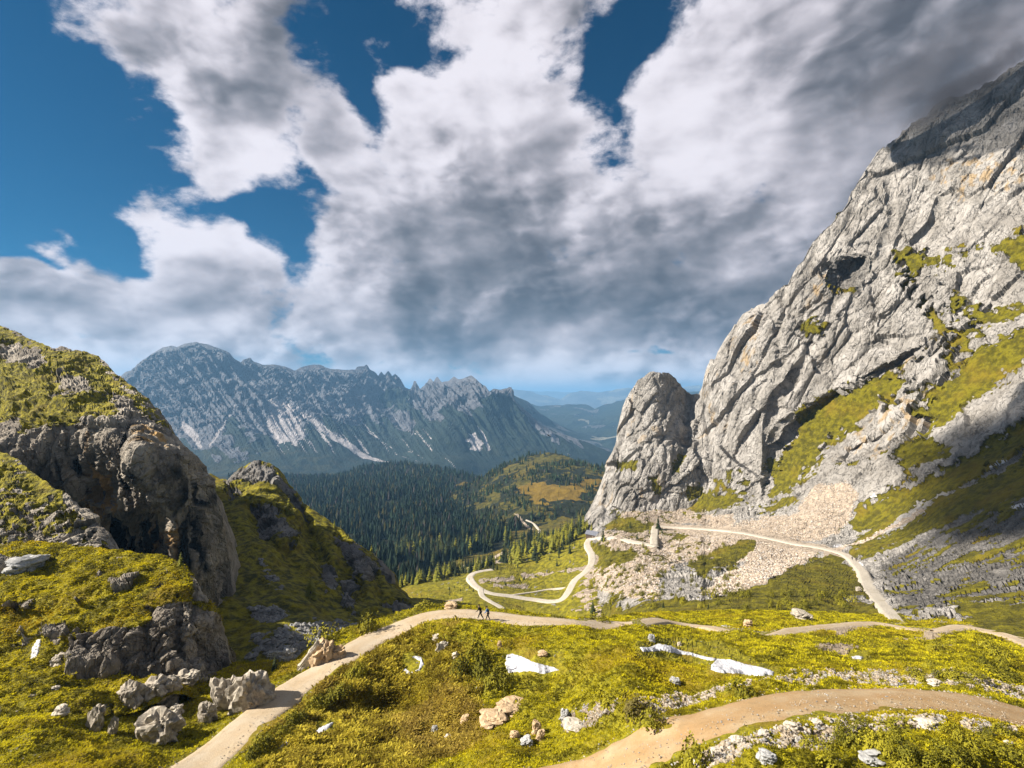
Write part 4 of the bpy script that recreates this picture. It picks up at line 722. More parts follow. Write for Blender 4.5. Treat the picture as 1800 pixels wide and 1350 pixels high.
def road(name, line, names, half, mat, lift=0.1, step=1.2, cross=9, wob=0.12, bank=0.6, seed=1, taper=False):
    pts = [pix(u, v, names)[0] for u, v in line]; pts = [tuple(p) for p in pts if p is not None]
    Pm = np.array(pts); L = np.linalg.norm(np.diff(Pm, axis=0), axis=1).sum(); n = max(8, int(L/step)); C = smooth_line(pts, n)
    # re-drape and smooth the height along the way
    z = []
    for x, y, z_ in C:
        h, _ = drop(x, y, names, z_+14); z.append(h.z if h is not None else z_)
    z = np.array(z); k = np.ones(7)/7; z = np.convolve(np.pad(z, 3, 'edge'), k, 'valid'); C[:, 2] = z
    T = np.gradient(C, axis=0); T[:, 2] = 0; T /= np.linalg.norm(T, axis=1, keepdims=True)+1e-9; Lt = np.stack([-T[:, 1], T[:, 0], T[:, 2]*0], 1)
    s = np.arange(n)*step; wl = half*(1+wob*fbm(np.stack([s/3., s*0, s*0+seed], 1), 5, .75)); wr = half*(1+wob*fbm(np.stack([s/3., s*0, s*0+seed+9], 1), 5, .75))
    if taper: q = np.clip(np.arange(n)/5., .15, 1)*1.0; wl *= q[::-1]; wr *= q[::-1]
    V, A = [], []
    for j, a in enumerate(np.linspace(-1, 1, cross)):
        w_ = np.where(a < 0, wl, wr)*a; q = C+Lt*w_[:, None]; ed = abs(a) > 0.99
        hz = np.array([(lambda h, z0: h.z if h is not None and abs(h.z-z0) < 3 else z0)(drop(x, y, names, z_+14)[0], z_) for x, y, z_ in q])
        hz = np.convolve(np.pad(hz, 2, 'edge'), np.ones(5)/5, 'valid')
        q[:, 2] = C[:, 2]*bank+hz*(1-bank)+lift-0.05*np.abs(a)**2+0.02*perlin(q*1.3)
        if ed: q[:, 2] = np.minimum(q[:, 2], hz)-0.3
        V.append(q); A.append(np.full(n, a))
    V = np.stack(V, 1).reshape(-1, 3); A = np.stack(A, 1).ravel(); i = np.arange(n*cross).reshape(n, cross)
    me = mesh_np(name, V, np.stack([i[:-1, :-1], i[:-1, 1:], i[1:, 1:], i[1:, :-1]], 2).reshape(-1, 4))
    a_ = me.color_attributes.new('across', 'FLOAT_COLOR', 'POINT'); a_.data.foreach_set('color', np.stack([A, A, A, A*0+1], 1).astype(np.float32).ravel())
    return link(name, me, mat, kind='structure')
road('gravel_track', ROAD_A, ['fg'], 2.35, M['track'], lift=0.12, step=0.5, cross=13, bank=.3)
road('gravel_path', ROAD_C, ['fg', 'wall'], 1.7, M['track'], lift=0.12, step=1.0, cross=9, seed=3, wob=.25)
road('gravel_road', ROAD_B, ['fg'], 2.9, M['track_warm'], lift=0.10, step=0.45, cross=15, seed=5, wob=0.16, bank=.1)
road('mountain_road', ROAD_R, ['wall'], 2.4, M['track_far'], lift=0.3, step=2.0, seed=7, bank=0.8)
road('switchback_road', R_SWITCH, ['valley', 'wall'], 2.6, M['track_far'], lift=0.5, step=2.0, seed=8, wob=.08)
road('side_track', R_TRACK, ['valley'], 1.9, M['track_far'], lift=0.35, step=2.0, seed=9)
road('footpath', R_TRAIL, ['valley'], 0.8, M['track_far'], lift=0.3, step=2.0, seed=10)
road('access_road', [(1152,926),(1151,935),(1150,945),(1150,958)], ['wall'], 2.8, M['track_far'], lift=0.4, step=2.0, seed=11)
road('forest_path', [(925,914),(940,923),(948,932),(947,942)], ['round_hill', 'forest'], 1.6, M['track_far'], lift=0.8, step=5, seed=12)

# ================================================================== THINGS
rng = np.random.default_rng(7); random.seed(7)
def thing(name, label, cat, loc=(0, 0, 0), rz=0, group=None, me=None, mat=None):
    o = bpy.data.objects.new(name, me); col.objects.link(o); o.location = loc; o.rotation_euler = (0, 0, rz)
    if me is not None and mat is not None and not me.materials: me.materials.append(mat)
    o['label'] = label; o['category'] = cat
    if group: o['group'] = group
    return o
def part(name, me, parent, mat):
    if not me.materials: me.materials.append(mat)
    o = bpy.data.objects.new(name, me); col.objects.link(o); o.parent = parent; return o
class MB:
    def __init__(s): s.v = []; s.f = []
    def add(s, V, Fs):
        k = len(s.v); s.v += [tuple(p) for p in V]; s.f += [tuple(i+k for i in f) for f in Fs]
    def box(s, c, d, rot=None):
        V = [Vector((x*d[0]/2, y*d[1]/2, z*d[2]/2)) for z in (-1, 1) for y in (-1, 1) for x in (-1, 1)]
        if rot is not None: V = [rot@p for p in V]
        s.add([p+Vector(c) for p in V], [(0, 2, 3, 1), (4, 5, 7, 6), (0, 1, 5, 4), (2, 6, 7, 3), (0, 4, 6, 2), (1, 3, 7, 5)])
    def tube(s, pts, rad, n=8):
        pts = [Vector(p) for p in pts]; rings = []
        for i, p in enumerate(pts):
            t = (pts[min(i+1, len(pts)-1)]-pts[max(i-1, 0)]).normalized(); a = t.orthogonal().normalized(); b = t.cross(a)
            if rings: a = (A0-t*A0.dot(t)).normalized(); b = t.cross(a)
            A0 = a; rings.append([p+rad[i]*(math.cos(k*2*math.pi/n)*a+math.sin(k*2*math.pi/n)*b) for k in range(n)])
        V = [q for r in rings for q in r]; Fs = [(i*n+k, i*n+(k+1) % n, (i+1)*n+(k+1) % n, (i+1)*n+k) for i in range(len(pts)-1) for k in range(n)]
        Fs += [tuple(range(n))[::-1], tuple((len(pts)-1)*n+k for k in range(n))]; s.add(V, Fs)
    def mesh(s, name, smooth=False):
        me = bpy.data.meshes.new(name); me.from_pydata(s.v, [], s.f); me.update()
        if smooth: me.polygons.foreach_set('use_smooth', [True]*len(me.polygons))
        return me
# foliage ----------------------------------------------------------
def leaf_mat(name, c1, c2, scale=0.7):
    m = bpy.data.materials.new(name); m.use_nodes = True; t = NT(m.node_tree); P = t.n('ShaderNodeTexCoord').outputs['Object']
    oi = t.n('ShaderNodeObjectInfo'); n = t.noise(P, scale, 3, 0.6); f = t.m('ADD', t.m('MULTIPLY', n, 0.7), t.m('MULTIPLY', oi.outputs['Random'], 0.35))
    c = t.mix(t.ss(f, 0.3, 0.8), rgb(*c1), rgb(*c2)); b = principled(t, c, 0.85); return m
M['spruce'] = leaf_mat('spruce_needles', (0.022, 0.034, 0.008), (0.07, 0.085, 0.014))
M['larch'] = leaf_mat('larch_needles', (0.20, 0.20, 0.015), (0.34, 0.31, 0.025))
M['shrub'] = leaf_mat('shrub_leaves', (0.13, 0.125, 0.008), (0.38, 0.33, 0.016), 3)
M['shrub_brown'] = leaf_mat('dry_shrub', (0.10, 0.075, 0.02), (0.16, 0.13, 0.03), 3)
M['bark'] = simple_mat('bark', (0.10, 0.07, 0.05), (0.06, 0.045, 0.035), 6)
M['stone'] = simple_mat('weathered_stone', (0.64, 0.56, 0.44), (0.32, 0.275, 0.215), 2.5, bump=0.03, bscale=9)
M['stone_pale'] = simple_mat('pale_stone', (0.80, 0.71, 0.57), (0.55, 0.48, 0.38), 3, bump=0.02, bscale=9)
M['stone_grey'] = simple_mat('grey_stone', (0.58, 0.57, 0.54), (0.36, 0.355, 0.34), 4, bump=0.02, bscale=12)
M['stone_warm'] = simple_mat('tan_stone', (0.74, 0.54, 0.33), (0.52, 0.36, 0.20), 2.5, bump=0.03, bscale=8)
def conifer(h, r, seed, loose=0.0, whorls=15, nb=9):
    rr = random.Random(seed); tr = MB(); tr.tube([(0, 0, -.4), (0.02*h*rr.uniform(-1, 1), 0, h*.5), (0, 0, h*.97)], [h*.018, h*.011, h*.003], 7)
    cr = MB(); z0 = h*0.07
    for w in range(whorls):
        t = (w+rr.uniform(-.25, .25))/whorls; z = z0+(h-z0)*t; R_ = r*(1-t)**(0.8)*rr.uniform(0.82, 1.12)+0.05*h*.2
        n = max(5, int(nb*(1-t*.45))); a0 = rr.uniform(0, 6.3)
        for k in range(n):
            if rr.random() < 0.07+loose*.15: continue
            a = a0+k*2*math.pi/n+rr.uniform(-.25, .25); L = R_*rr.uniform(.7, 1.12); wd = L*rr.uniform(.32, .5)*(1-loose*.2); dr = L*rr.uniform(.25, .5)
            d = Vector((math.cos(a), math.sin(a), 0)); sd = Vector((-d.y, d.x, 0))
            p0 = Vector((0, 0, z+L*.12)); p1 = d*L*.55+Vector((0, 0, z-dr*.25)); p2 = d*L+Vector((0, 0, z-dr))
            for s_ in (-1, 1):
                q = d*L*.6+sd*wd*s_+Vector((0, 0, z-dr*.75)); q2 = d*L*.25+sd*wd*.6*s_+Vector((0, 0, z-dr*.35))
                cr.add([p0, q2, q, p1, p2], [(0, 1, 3), (1, 2, 3), (3, 2, 4)])
    cr.add([Vector((-.02*h, 0, h*.9)), Vector((.02*h, .01*h, h*.9)), Vector((0, -.02*h, h*.9)), Vector((0, 0, h*1.0))], [(0, 1, 3), (1, 2, 3), (2, 0, 3)])
    return tr.mesh('trunk', True), cr.mesh('crown')
def bush(r, h, seed, n=420, ls=0.085):
    rr = random.Random(seed); m = MB()
    for k in range(n):
        a = rr.uniform(0, 6.283); q = rr.uniform(0, 1)**.5; e_ = rr.uniform(0.05, 1)
        d = Vector((math.cos(a)*q, math.sin(a)*q, math.sqrt(max(0, 1-q*q))*e_**.3)); lump = 1+.28*math.sin(3*a+seed)+.15*math.sin(7*a+2*seed)
        c = Vector((d.x*r*lump, d.y*r*lump, d.z*h*lump)); s_ = ls*rr.uniform(.6, 1.4)*max(r, h)*1.6
        o = (d+Vector((rr.uniform(-1, 1), rr.uniform(-1, 1), rr.uniform(0, 1)))*.8).normalized(); x = o.orthogonal().normalized(); y = o.cross(x)
        t_ = rr.uniform(0, 6.28); x, y = x*math.cos(t_)+y*math.sin(t_), y*math.cos(t_)-x*math.sin(t_)
        m.add([c-x*s_*.5, c+y*s_*.45, c+x*s_*.6+o*s_*.2, c-y*s_*.45], [(0, 1, 2, 3)])
    st = MB()
    for k in range(5):
        a = k*1.256+seed; st.tube([(0, 0, -.1), (math.cos(a)*r*.3, math.sin(a)*r*.3, h*.35), (math.cos(a)*r*.5, math.sin(a)*r*.5, h*.6)], [r*.03, r*.02, r*.01], 5)
    return st.mesh('stem'), m.mesh('foliage')
# boulders ---------------------------------------------------------
def rock_mesh(name, dims, seed, sub=4, strat=(0.5, 1, 1.6), facet=0.34, ca=0.0):
    import bmesh
    bm = bmesh.new(); bmesh.ops.create_icosphere(bm, subdivisions=sub, radius=1.0); P = np.array([v.co[:] for v in bm.verts]); N = P.copy()
    Fs = [[v.index for v in f.verts] for f in bm.faces]; bm.free()
    P = np.sign(P)*np.abs(P)**0.72; P /= np.linalg.norm(P, axis=1).max()*.82
    rot = np.array(Euler((0.2, ca, 0.3)).to_matrix()); q = (P@rot.T)*np.array(strat)+seed*3.7
    v1, e1 = blocks(q*1.1, seed); v2, e2 = blocks(q*2.6, seed+3); v3, e3 = blocks(q*6, seed+5)
    d = facet*1.15*v1+0.13*v2+0.045*v3-0.14*(1-sstep(e1, 0, .10))-0.05*(1-sstep(e2, 0, .12))+0.10*fbm(P*1.3+seed, 3, seed=seed)+0.06*ridged(q*1.5*np.array([.5, 1, 3.]), 3, seed=seed)
    V = (P+N*d[:, None])*np.array(dims)/2
    me = mesh_np(name, V, Fs, False); return me
def put_rock(label, u, v, wpx, hpx, seed, mat='stone', names=('fg', 'knoll', 'hill', 'wall', 'ramp', 'cliff'), deep=0.9, ca=0.0, sink=0.22, rz=None, tilt=0.0, name='boulder', cat='boulder', group=None, facet=0.34, sub=4):
    """(u, v) is the middle of the foot of the rock in the photograph"""
    p, n = pix(u, v, list(names))
    if p is None: return None
    W, H = wpx/F*p.y, hpx/F*p.y
    me = rock_mesh(name, (W*.80, W*deep*.72, H*(1+sink)*.82), seed, ca=ca, facet=facet, sub=sub)
    o = thing(name, label, cat, (p.x, p.y+W*deep*.35, p.z+H*(0.30-sink*.5)), rz if rz is not None else random.uniform(-.3, .3), group, me, M[mat]); o.rotation_euler.y = tilt
    return o
put_rock('pale angular boulder standing in the grass, lowest of the rocks left of the track', 268, 1308, 74, 60, 3, 'stone', ca=.5, tilt=-.25)
put_rock('big tilted layered boulder beside the wooden beam at the track edge', 425, 1252, 84, 68, 11, 'stone', ca=.8, deep=.8, tilt=-.35)
put_rock('grey slab leaning against the left side of the big tilted boulder', 392, 1248, 44, 62, 12, 'stone', ca=.8, tilt=-.4)
put_rock('brown stubby boulder in shade just left of the big tilted boulder', 358, 1270, 32, 40, 13, 'stone', ca=.4)
put_rock('rounded ridge block at the left end of the rock row above the pale angular boulder', 222, 1240, 44, 44, 21, 'stone', ca=.7, tilt=-.2)
put_rock('cracked middle block of the rock row above the pale angular boulder', 262, 1230, 44, 40, 22, 'stone', ca=.7, tilt=-.2)
put_rock('smooth right-hand block of the rock row above the pale angular boulder', 293, 1218, 36, 30, 23, 'stone', ca=.6)
put_rock('flat-topped boulder capping the upper right of the rock row in the grass', 322, 1203, 40, 22, 24, 'stone', ca=.5)
put_rock('pale split rock just under the rock row, above the small round boulder', 290, 1243, 36, 28, 25, 'stone_pale', ca=.6)
put_rock('small round boulder squeezed between the split rock and the pale angular boulder', 302, 1260, 26, 20, 26, 'stone')
put_rock('narrow slanting rock rib in the grass left of the rock row', 162, 1285, 34, 62, 27, 'stone', ca=1.0, tilt=.35, deep=.6)
put_rock('thin low rock rib between the slanting rib and the pale angular boulder', 194, 1292, 20, 36, 28, 'stone', tilt=.3, deep=.6)
put_rock('flat pale stone lying in the left grass slope', 100, 1258, 26, 16, 29, 'stone_pale')
put_rock('small pale stone above the flat pale stone on the left slope', 94, 1215, 14, 9, 30, 'stone_pale')
put_rock('rounded grey boulder at the left photo edge on top of the knoll', 20, 1010, 62, 30, 31, 'stone_grey', deep=1.2)
put_rock('pointed rock at the foot of the knoll beside the left snow patch', 98, 1172, 28, 24, 32, 'stone', tilt=-.3)
put_rock('tan outcrop with a grassy cap beside the left of the track bend', 560, 1172, 52, 46, 41, 'stone_warm', ca=.6, deep=1.0, tilt=-.2)
put_rock('slanting pale slab forming the left edge of the tan outcrop', 541, 1176, 26, 60, 42, 'stone_pale', ca=.9, tilt=.55, deep=.6)
put_rock('stone blocks under the right side of the tan outcrop', 590, 1160, 34, 26, 43, 'stone_warm')
put_rock('grey block in the gully behind the tan outcrop', 500, 1163, 30, 26, 44, 'stone_grey', names=('hill', 'fg'))
put_rock('dark grey angular block in the gully scree, left of the grey block', 478, 1160, 22, 18, 45, 'stone_grey', names=('hill', 'fg'))
put_rock('upper pale rock set in the bank below the track bend', 766, 1128, 14, 16, 51, 'stone_pale', deep=.6)
put_rock('lower long pale rock set in the bank below the track bend', 776, 1148, 20, 26, 52, 'stone_pale', tilt=.3, deep=.6)
put_rock('thin pale stone in the grass left of the green mound', 801, 1158, 13, 12, 53, 'stone_pale', tilt=-.4)
put_rock('upright grey stone standing alone in the foreground grass', 764, 1292, 15, 20, 54, 'stone_grey', deep=.7)
put_rock('white stone right of the upright grey stone', 788, 1302, 16, 9, 55, 'stone_pale')
put_rock('tan ring-shaped stone on the slope above the white stone', 818, 1272, 20, 14, 56, 'stone_warm')
put_rock('large tan slab lying bare in the middle of the foreground meadow', 866, 1280, 52, 13, 57, 'stone_warm', deep=1.3, sink=.5)
put_rock('tan slab upslope of the large tan slab', 898, 1258, 56, 11, 58, 'stone_warm', deep=1.2, sink=.5)
put_rock('long tan rock standing out of the grass right of the two tan slabs', 944, 1292, 17, 26, 59, 'stone_warm', deep=.8, sink=.4)
put_rock('slanting tan rock below the long tan rock', 950, 1302, 14, 22, 60, 'stone_warm', tilt=.4)
put_rock('tan rock pair low in the grass under the tan slabs', 905, 1298, 20, 13, 61, 'stone_warm', deep=.8, sink=.4)
put_rock('grey flat stone under the slanting tan rock', 925, 1312, 24, 14, 62, 'stone_grey', tilt=-.4)
put_rock('jagged grey stone left of the stony patch in the meadow', 994, 1268, 20, 20, 63, 'stone_grey')
put_rock('pale flat stone below the stony patch in the meadow', 1010, 1286, 40, 9, 64, 'stone_pale', deep=1.1)
put_rock('grey block in the grass above the broad track', 1188, 1203, 20, 12, 65, 'stone_grey')
put_rock('small dark rock stack above the left end of the long snow patch', 1146, 1128, 14, 13, 66, 'stone_grey')
put_rock('little white stone just above the long snow patch', 1195, 1136, 8, 8, 67, 'stone_pale')
put_rock('pinkish boulder on the meadow beside the narrow gravel strip', 1317, 1102, 16, 12, 68, 'stone_warm')
put_rock('low mossy outcrop in the meadow under the scree slope', 1418, 1090, 34, 13, 69, 'stone', deep=1.2)
put_rock('long pale boulder in the shady shrubs right of the broad track', 1642, 1286, 38, 16, 71, 'stone_pale')
put_rock('grey wedge-shaped stone at the bottom edge right of the broad track', 1352, 1343, 34, 20, 72, 'stone_grey', tilt=.2)
put_rock('flat grey stone at the bottom edge among the shrubs', 1545, 1346, 46, 16, 73, 'stone_grey', deep=1.0)
put_rock('small pale stone in the shrubs at the right photo edge', 1778, 1312, 16, 8, 74, 'stone_pale')
put_rock('brown pointed rock standing above the middle round shrub', 878, 1138, 8, 15, 75, 'stone_warm', deep=.6)
put_rock('tan rock right above the oval snow patch', 955, 1154, 18, 9, 76, 'stone_warm')
put_rock('rock heap crowning the bend of the track', 792, 1072, 26, 12, 77, 'stone_warm', deep=1.0)
put_rock('pale block cluster right end of the stony verge at the right edge', 1650, 1206, 26, 9, 78, 'stone_pale')
put_rock('low cube of rock beside the mountain road', 1512, 1040, 11, 9, 79, 'stone', names=('wall',))
# snow ------------------------------------------------------------
def snow_mat():
    m = bpy.data.materials.new('old_snow'); m.use_nodes = True; t = NT(m.node_tree); P = t.n('ShaderNodeTexCoord').outputs['Object']
    n = t.noise(P, 3.4, 6, .75); n2 = t.noise(P, 1.5, 3, .5)
    c = t.mix(t.ss(n, 0.56, 0.64), rgb(.70, .69, .71), rgb(.30, .28, .25)); c = t.mix(t.ss(n2, .5, .7), c, rgb(.52, .53, .57))
    b = t.n('ShaderNodeBump'); t.link(n2, b.inputs['Height']); b.inputs['Distance'].default_value = .15; principled(t, c, .6, b.outputs[0], .3); return m
M['snow'] = snow_mat()
def snow(label, poly, names=('fg',), thick=0.05, wob=1.5, res=1.3, lift=.05, hole=None):
    P = np.array(poly, float); u0, v0 = P.min(0)-2; u1, v1 = P.max(0)+2; nu = int((u1-u0)/res)+2; nv = int((v1-v0)/(res*.7))+2
    UU, VV = np.meshgrid(np.linspace(u0, u1, nu), np.linspace(v0, v1, nv)); q = np.stack([UU.ravel()/6, VV.ravel()/4, 0*UU.ravel()], 1)
    sd = sd_poly(UU.ravel(), VV.ravel(), poly)+fbm(q, 4, .6, seed=int(P[0, 0]))*wob
    if hole: sd = np.minimum(sd, -sd_poly(UU.ravel(), VV.ravel(), hole))
    keep = sd > -1.4; idx = -np.ones(len(sd), int); V = []
    for i in np.nonzero(keep)[0]:
        p, n = pix(UU.flat[i], VV.flat[i], list(names))
        if p is None: continue
        t = float(sstep(np.array(sd[i]), -1.4, 3.5)); idx[i] = len(V); V.append((p.x, p.y, p.z-.12+(thick+.12+lift)*t))
    I = idx.reshape(nv, nu); Fs = np.stack([I[:-1, :-1], I[1:, :-1], I[1:, 1:], I[:-1, 1:]], 2).reshape(-1, 4); Fs = Fs[(Fs >= 0).all(1)]
    V = np.array(V); dy = np.ptp(V[Fs][:, :, 1], axis=1); Fs = Fs[dy < 6+V[:, 1].mean()*.05]
    c = V.mean(0); me = mesh_np('snow_patch', V-c, Fs); return thing('snow_patch', label, 'snow patch', tuple(c), 0, None, me, M['snow'])
snow('oval dirty snow patch in the middle of the foreground meadow', [(889,1150),(900,1148),(918,1153),(940,1163),(958,1168),(975,1172),(985,1178),(970,1182),(955,1186),(935,1181),(910,1182),(893,1184),(887,1168)])
snow('long thin left part of the pair of bright snow strips', [(1121,1136),(1140,1137),(1158,1130),(1180,1134),(1196,1142),(1215,1146),(1235,1152),(1258,1156),(1262,1163),(1240,1161),(1215,1153),(1190,1150),(1165,1145),(1130,1147)])
snow('broad right part of the pair of bright snow strips', [(1260,1157),(1285,1158),(1310,1166),(1340,1172),(1362,1180),(1360,1189),(1335,1190),(1300,1185),(1265,1184),(1248,1178),(1250,1168)])
snow('small round snow spot right of the pale gravel pan', [(1494,1153),(1510,1151),(1520,1155),(1515,1160),(1500,1160)])
snow('tiny snow spot in the meadow behind the two bright strips', [(1264,1099),(1276,1097),(1288,1100),(1284,1105),(1270,1104)])
snow('grey snow sliver beside the bushy bank of the left track', [(553,1287),(560,1279),(575,1272),(588,1267),(586,1274),(575,1284),(560,1291)])
snow('snow remnant near the bottom edge beside the left track', [(488,1316),(495,1304),(508,1298),(520,1298),(508,1312),(495,1322)])
snow('bright snow patch on the grass at the foot of the knoll', [(52,1158),(55,1138),(64,1124),(74,1122),(72,1140),(66,1154),(56,1162)], names=('knoll', 'fg'))
snow('icy snow crescent melting around a grass island', [(704,1177),(714,1174),(722,1181),(735,1175),(738,1163),(728,1158),(722,1156),(728,1151),(742,1154),(747,1168),(739,1179),(724,1186),(712,1188)], wob=.9, res=.9)
snow('little white snow crumbs left of the round shrub', [(830,1209),(838,1206),(850,1209),(860,1208),(852,1214),(838,1213)])
snow('snow lens beside the mountain road junction', [(1462,960),(1470,955),(1482,957),(1485,962),(1470,963)], names=('wall',))
snow('snow bank on the roadside by the two distant hikers', [(1506,985),(1512,986),(1520,993),(1517,996),(1508,991)], names=('wall',))
snow('snow gully remnant high on the grey slabs at right', [(1738,820),(1750,810),(1768,805),(1770,810),(1752,820),(1742,825)], names=('wall',))
snow('snow patch on the dark slope at the right photo edge', [(1774,892),(1785,886),(1802,882),(1802,890),(1785,895)], names=('wall',))
snow('small white spot at the top of the long grass strip', [(1530,873),(1536,868),(1542,867),(1540,873),(1533,876)], names=('wall',), wob=.5)
snow('narrow snow streak just under the left bright boulder by the track', [(274,1302),(283,1297),(284,1300),(278,1305)], wob=.4, res=.8)
# trees ------------------------------------------------------------
spr = [conifer(10, 2.1, s) for s in (1, 2, 3)]; lar = [conifer(10, 2.5, s, .8, 13, 8) for s in (4, 5, 6)]
bus = [bush(1, .75, s) for s in (1, 2, 3)]
TREES = []   # (x, y, z, height, kind, seen size)
def tree_px(u, v, hpx, kind='spruce', names=ALL):
    p, n = pix(u, v, names)
    if p is not None: TREES.append((p.x, p.y, p.z, hpx/F*p.y, kind, hpx, 1))
for a in [(910,999,12),(921,1019,9),(889,1029,9),(881,1035,6),(825,1034,8),(816,1035,5),(790,1037,8),(944,990,20),(979,995,14),(1002,973,18),(983,972,18),(867,1002,15),(874,1001,12),(807,1012,14),(814,986,14),(828,976,11),(772,996,12),(1042,1082,28),(1060,951,24),(1108,928,15),(1157,930,24),(1164,938,12),(483,1178,26),(1166,1068,12),(1245,1070,10),(1090,1066,12),(1075,1062,8),(832,1040,8),(1034,934,10),(1024,933,12),(1014,934,14),(1120,947,12),(789,1004,16),(1052,925,8)]: tree_px(*a)
for a in [(546,1050,40),(563,984,18),(508,902,28),(553,962,24),(318,995,26),(561,900,14),(588,927,14),(653,970,14),(612,947,10),(1006,930,22),(1018,928,24),(1026,930,26),(1040,932,14),(995,936,20),(700,1010,8),(1062,953,14),(568,1105,14),(1142,938,8),(1068,1020,8),(505,905,14),(640,962,12)]: tree_px(*a, kind='larch')
def scatter_px(poly, n, h0, h1, kinds, names, gap):
    P = np.array(poly, float); got = []; tr = 0
    while len(got) < n and tr < n*30:
        tr += 1; u = random.uniform(P[:, 0].min(), P[:, 0].max()); v = random.uniform(P[:, 1].min(), P[:, 1].max())
        if sd_poly(np.array([u]), np.array([v]), poly)[0] < 0: continue
        p, nn_ = pix(u, v, names)
        if p is None or any((p.x-g[0])**2+(p.y-g[1])**2 < gap**2 for g in got): continue
        got.append((p.x, p.y)); h = random.uniform(h0, h1); TREES.append((p.x, p.y, p.z, h, random.choice(kinds), h*F/p.y, 1))
SL = ['spruce', 'larch']; VA = ['valley', 'forest', 'round_hill']
scatter_px([(872,990),(900,975),(915,962),(950,952),(958,965),(950,985),(905,992)], 42, 8, 14, SL, VA, 3.5)
scatter_px([(950,955),(975,945),(1000,936),(1020,935),(1018,948),(985,965),(955,978)], 30, 7, 12, ['larch', 'larch', 'spruce'], VA, 4)
scatter_px([(940,978),(985,960),(1015,952),(1025,965),(990,985),(950,992)], 16, 3, 7, SL, VA, 5)
scatter_px([(765,1010),(820,1000),(860,993),(878,990),(862,999),(815,1010),(770,1022)], 44, 6, 11, ['larch', 'spruce', 'spruce'], VA, 3.5)
scatter_px([(690,1030),(740,1018),(775,1012),(770,1020),(740,1026),(700,1036)], 26, 6, 11, SL, VA, 3.5)
scatter_px([(940,1000),(1030,990),(1020,1010),(850,1035),(780,1050),(760,1030),(850,1015)], 14, 1.2, 2.5, ['spruce'], VA, 6)
scatter_px([(990,945),(1030,938),(1035,930),(1000,932)], 16, 8, 13, ['larch', 'larch', 'spruce'], VA, 3.5)
# the woods beyond: positions from the land itself
def woods(name, n, fmask, hs):
    T = TERR[name]; P = T['P']; Q = T['F']; A = np.linalg.norm(np.cross(P[Q[:, 2]]-P[Q[:, 0]], P[Q[:, 3]]-P[Q[:, 1]]), axis=1)*.5
    c = P[Q].mean(1); u = CU+F*c[:, 0]/c[:, 1]; v = HV-F*c[:, 2]/c[:, 1]; wgt = A*fmask(u, v, c, T['mk'], Q)*(u > 400)*(u < 1150)
    k = rng.choice(len(Q), n, p=wgt/wgt.sum()); a, b = rng.random((2, n, 1)); q = P[Q[k]]
    pos = (q[:, 0]*(1-a)+q[:, 1]*a)*(1-b)+(q[:, 3]*(1-a)+q[:, 2]*a)*b; h = rng.uniform(*hs, n)*(0.5+0.65*rng.random(n)**.7); return pos, h
def fm_forest(u, v, c, mk, Q):
    m = 1-sstep(union(u, v, [[(735,1015),(765,998),(800,985),(840,972),(892,962),(908,972),(870,994),(800,1008),(745,1022)], [(893,942),(930,920),(960,910),(1000,903),(1042,905),(1040,932),(960,952),(900,962)], [(795,848),(830,844),(835,855),(800,864)]], 3), .3, .7)
    m = m*(1-(u > 835)*(v < 925)*1.)
    return m*(c[:, 1] < 1600)*(c[:, 1] > 430)*(0.06+0.94*sstep(fbm(c/45, 3, seed=4), -.35, -.05))*np.clip(900/c[:, 1], .55, 1.3)
def fm_round(u, v, c, mk, Q):
    op = union(u, v, ORANGE, 4, fbm(c/25, 3, seed=4), 14)
    op2 = sstep(fbm(c/60, 3, seed=14)+0.35*fbm(c/18, 2, seed=3), -.18, .12)*sstep(u, 800, 860)*0.93
    pth = sstep(sd_line(u, v, [(905,905),(925,914),(940,923),(948,932),(947,942)])[0], 3, 6)
    return (1-op*.97)*(1-op2)*pth+0.0
pos = []; hh = []; kd = []
for nm, n, fm, hs in (('forest', 15000, fm_forest, (12, 18)), ('round_hill', 4600, fm_round, (7, 12)), ('dark_hill', 8000, lambda u, v, c, mk, Q: 1-sstep(union(u, v, [[(795,850),(815,843),(835,849),(825,862),(800,866)]], 3), .3, .6)+0*u, (12, 18))):
    p_, h_ = woods(nm, n, fm, hs); pos.append(p_); hh.append(h_); kd.append(rng.random(n))
pos = np.concatenate(pos); hh = np.concatenate(hh); kd = np.concatenate(kd)
seen = hh*F/pos[:, 1]; u_ = CU+F*pos[:, 0]/pos[:, 1]; v_ = HV-F*pos[:, 2]/pos[:, 1]
near_ok = (u_ > 690) & (u_ < 1060) & (v_ < 1012) & (pos[:, 1] < 640) & ~((v_ > 990) & (u_ < 760)); order = np.argsort(-seen*near_ok)[:190]
for i in order: TREES.append((*pos[i], hh[i], 'larch' if kd[i] > .86 else 'spruce', seen[i], 0))
rest = np.ones(len(pos), bool); rest[order] = False
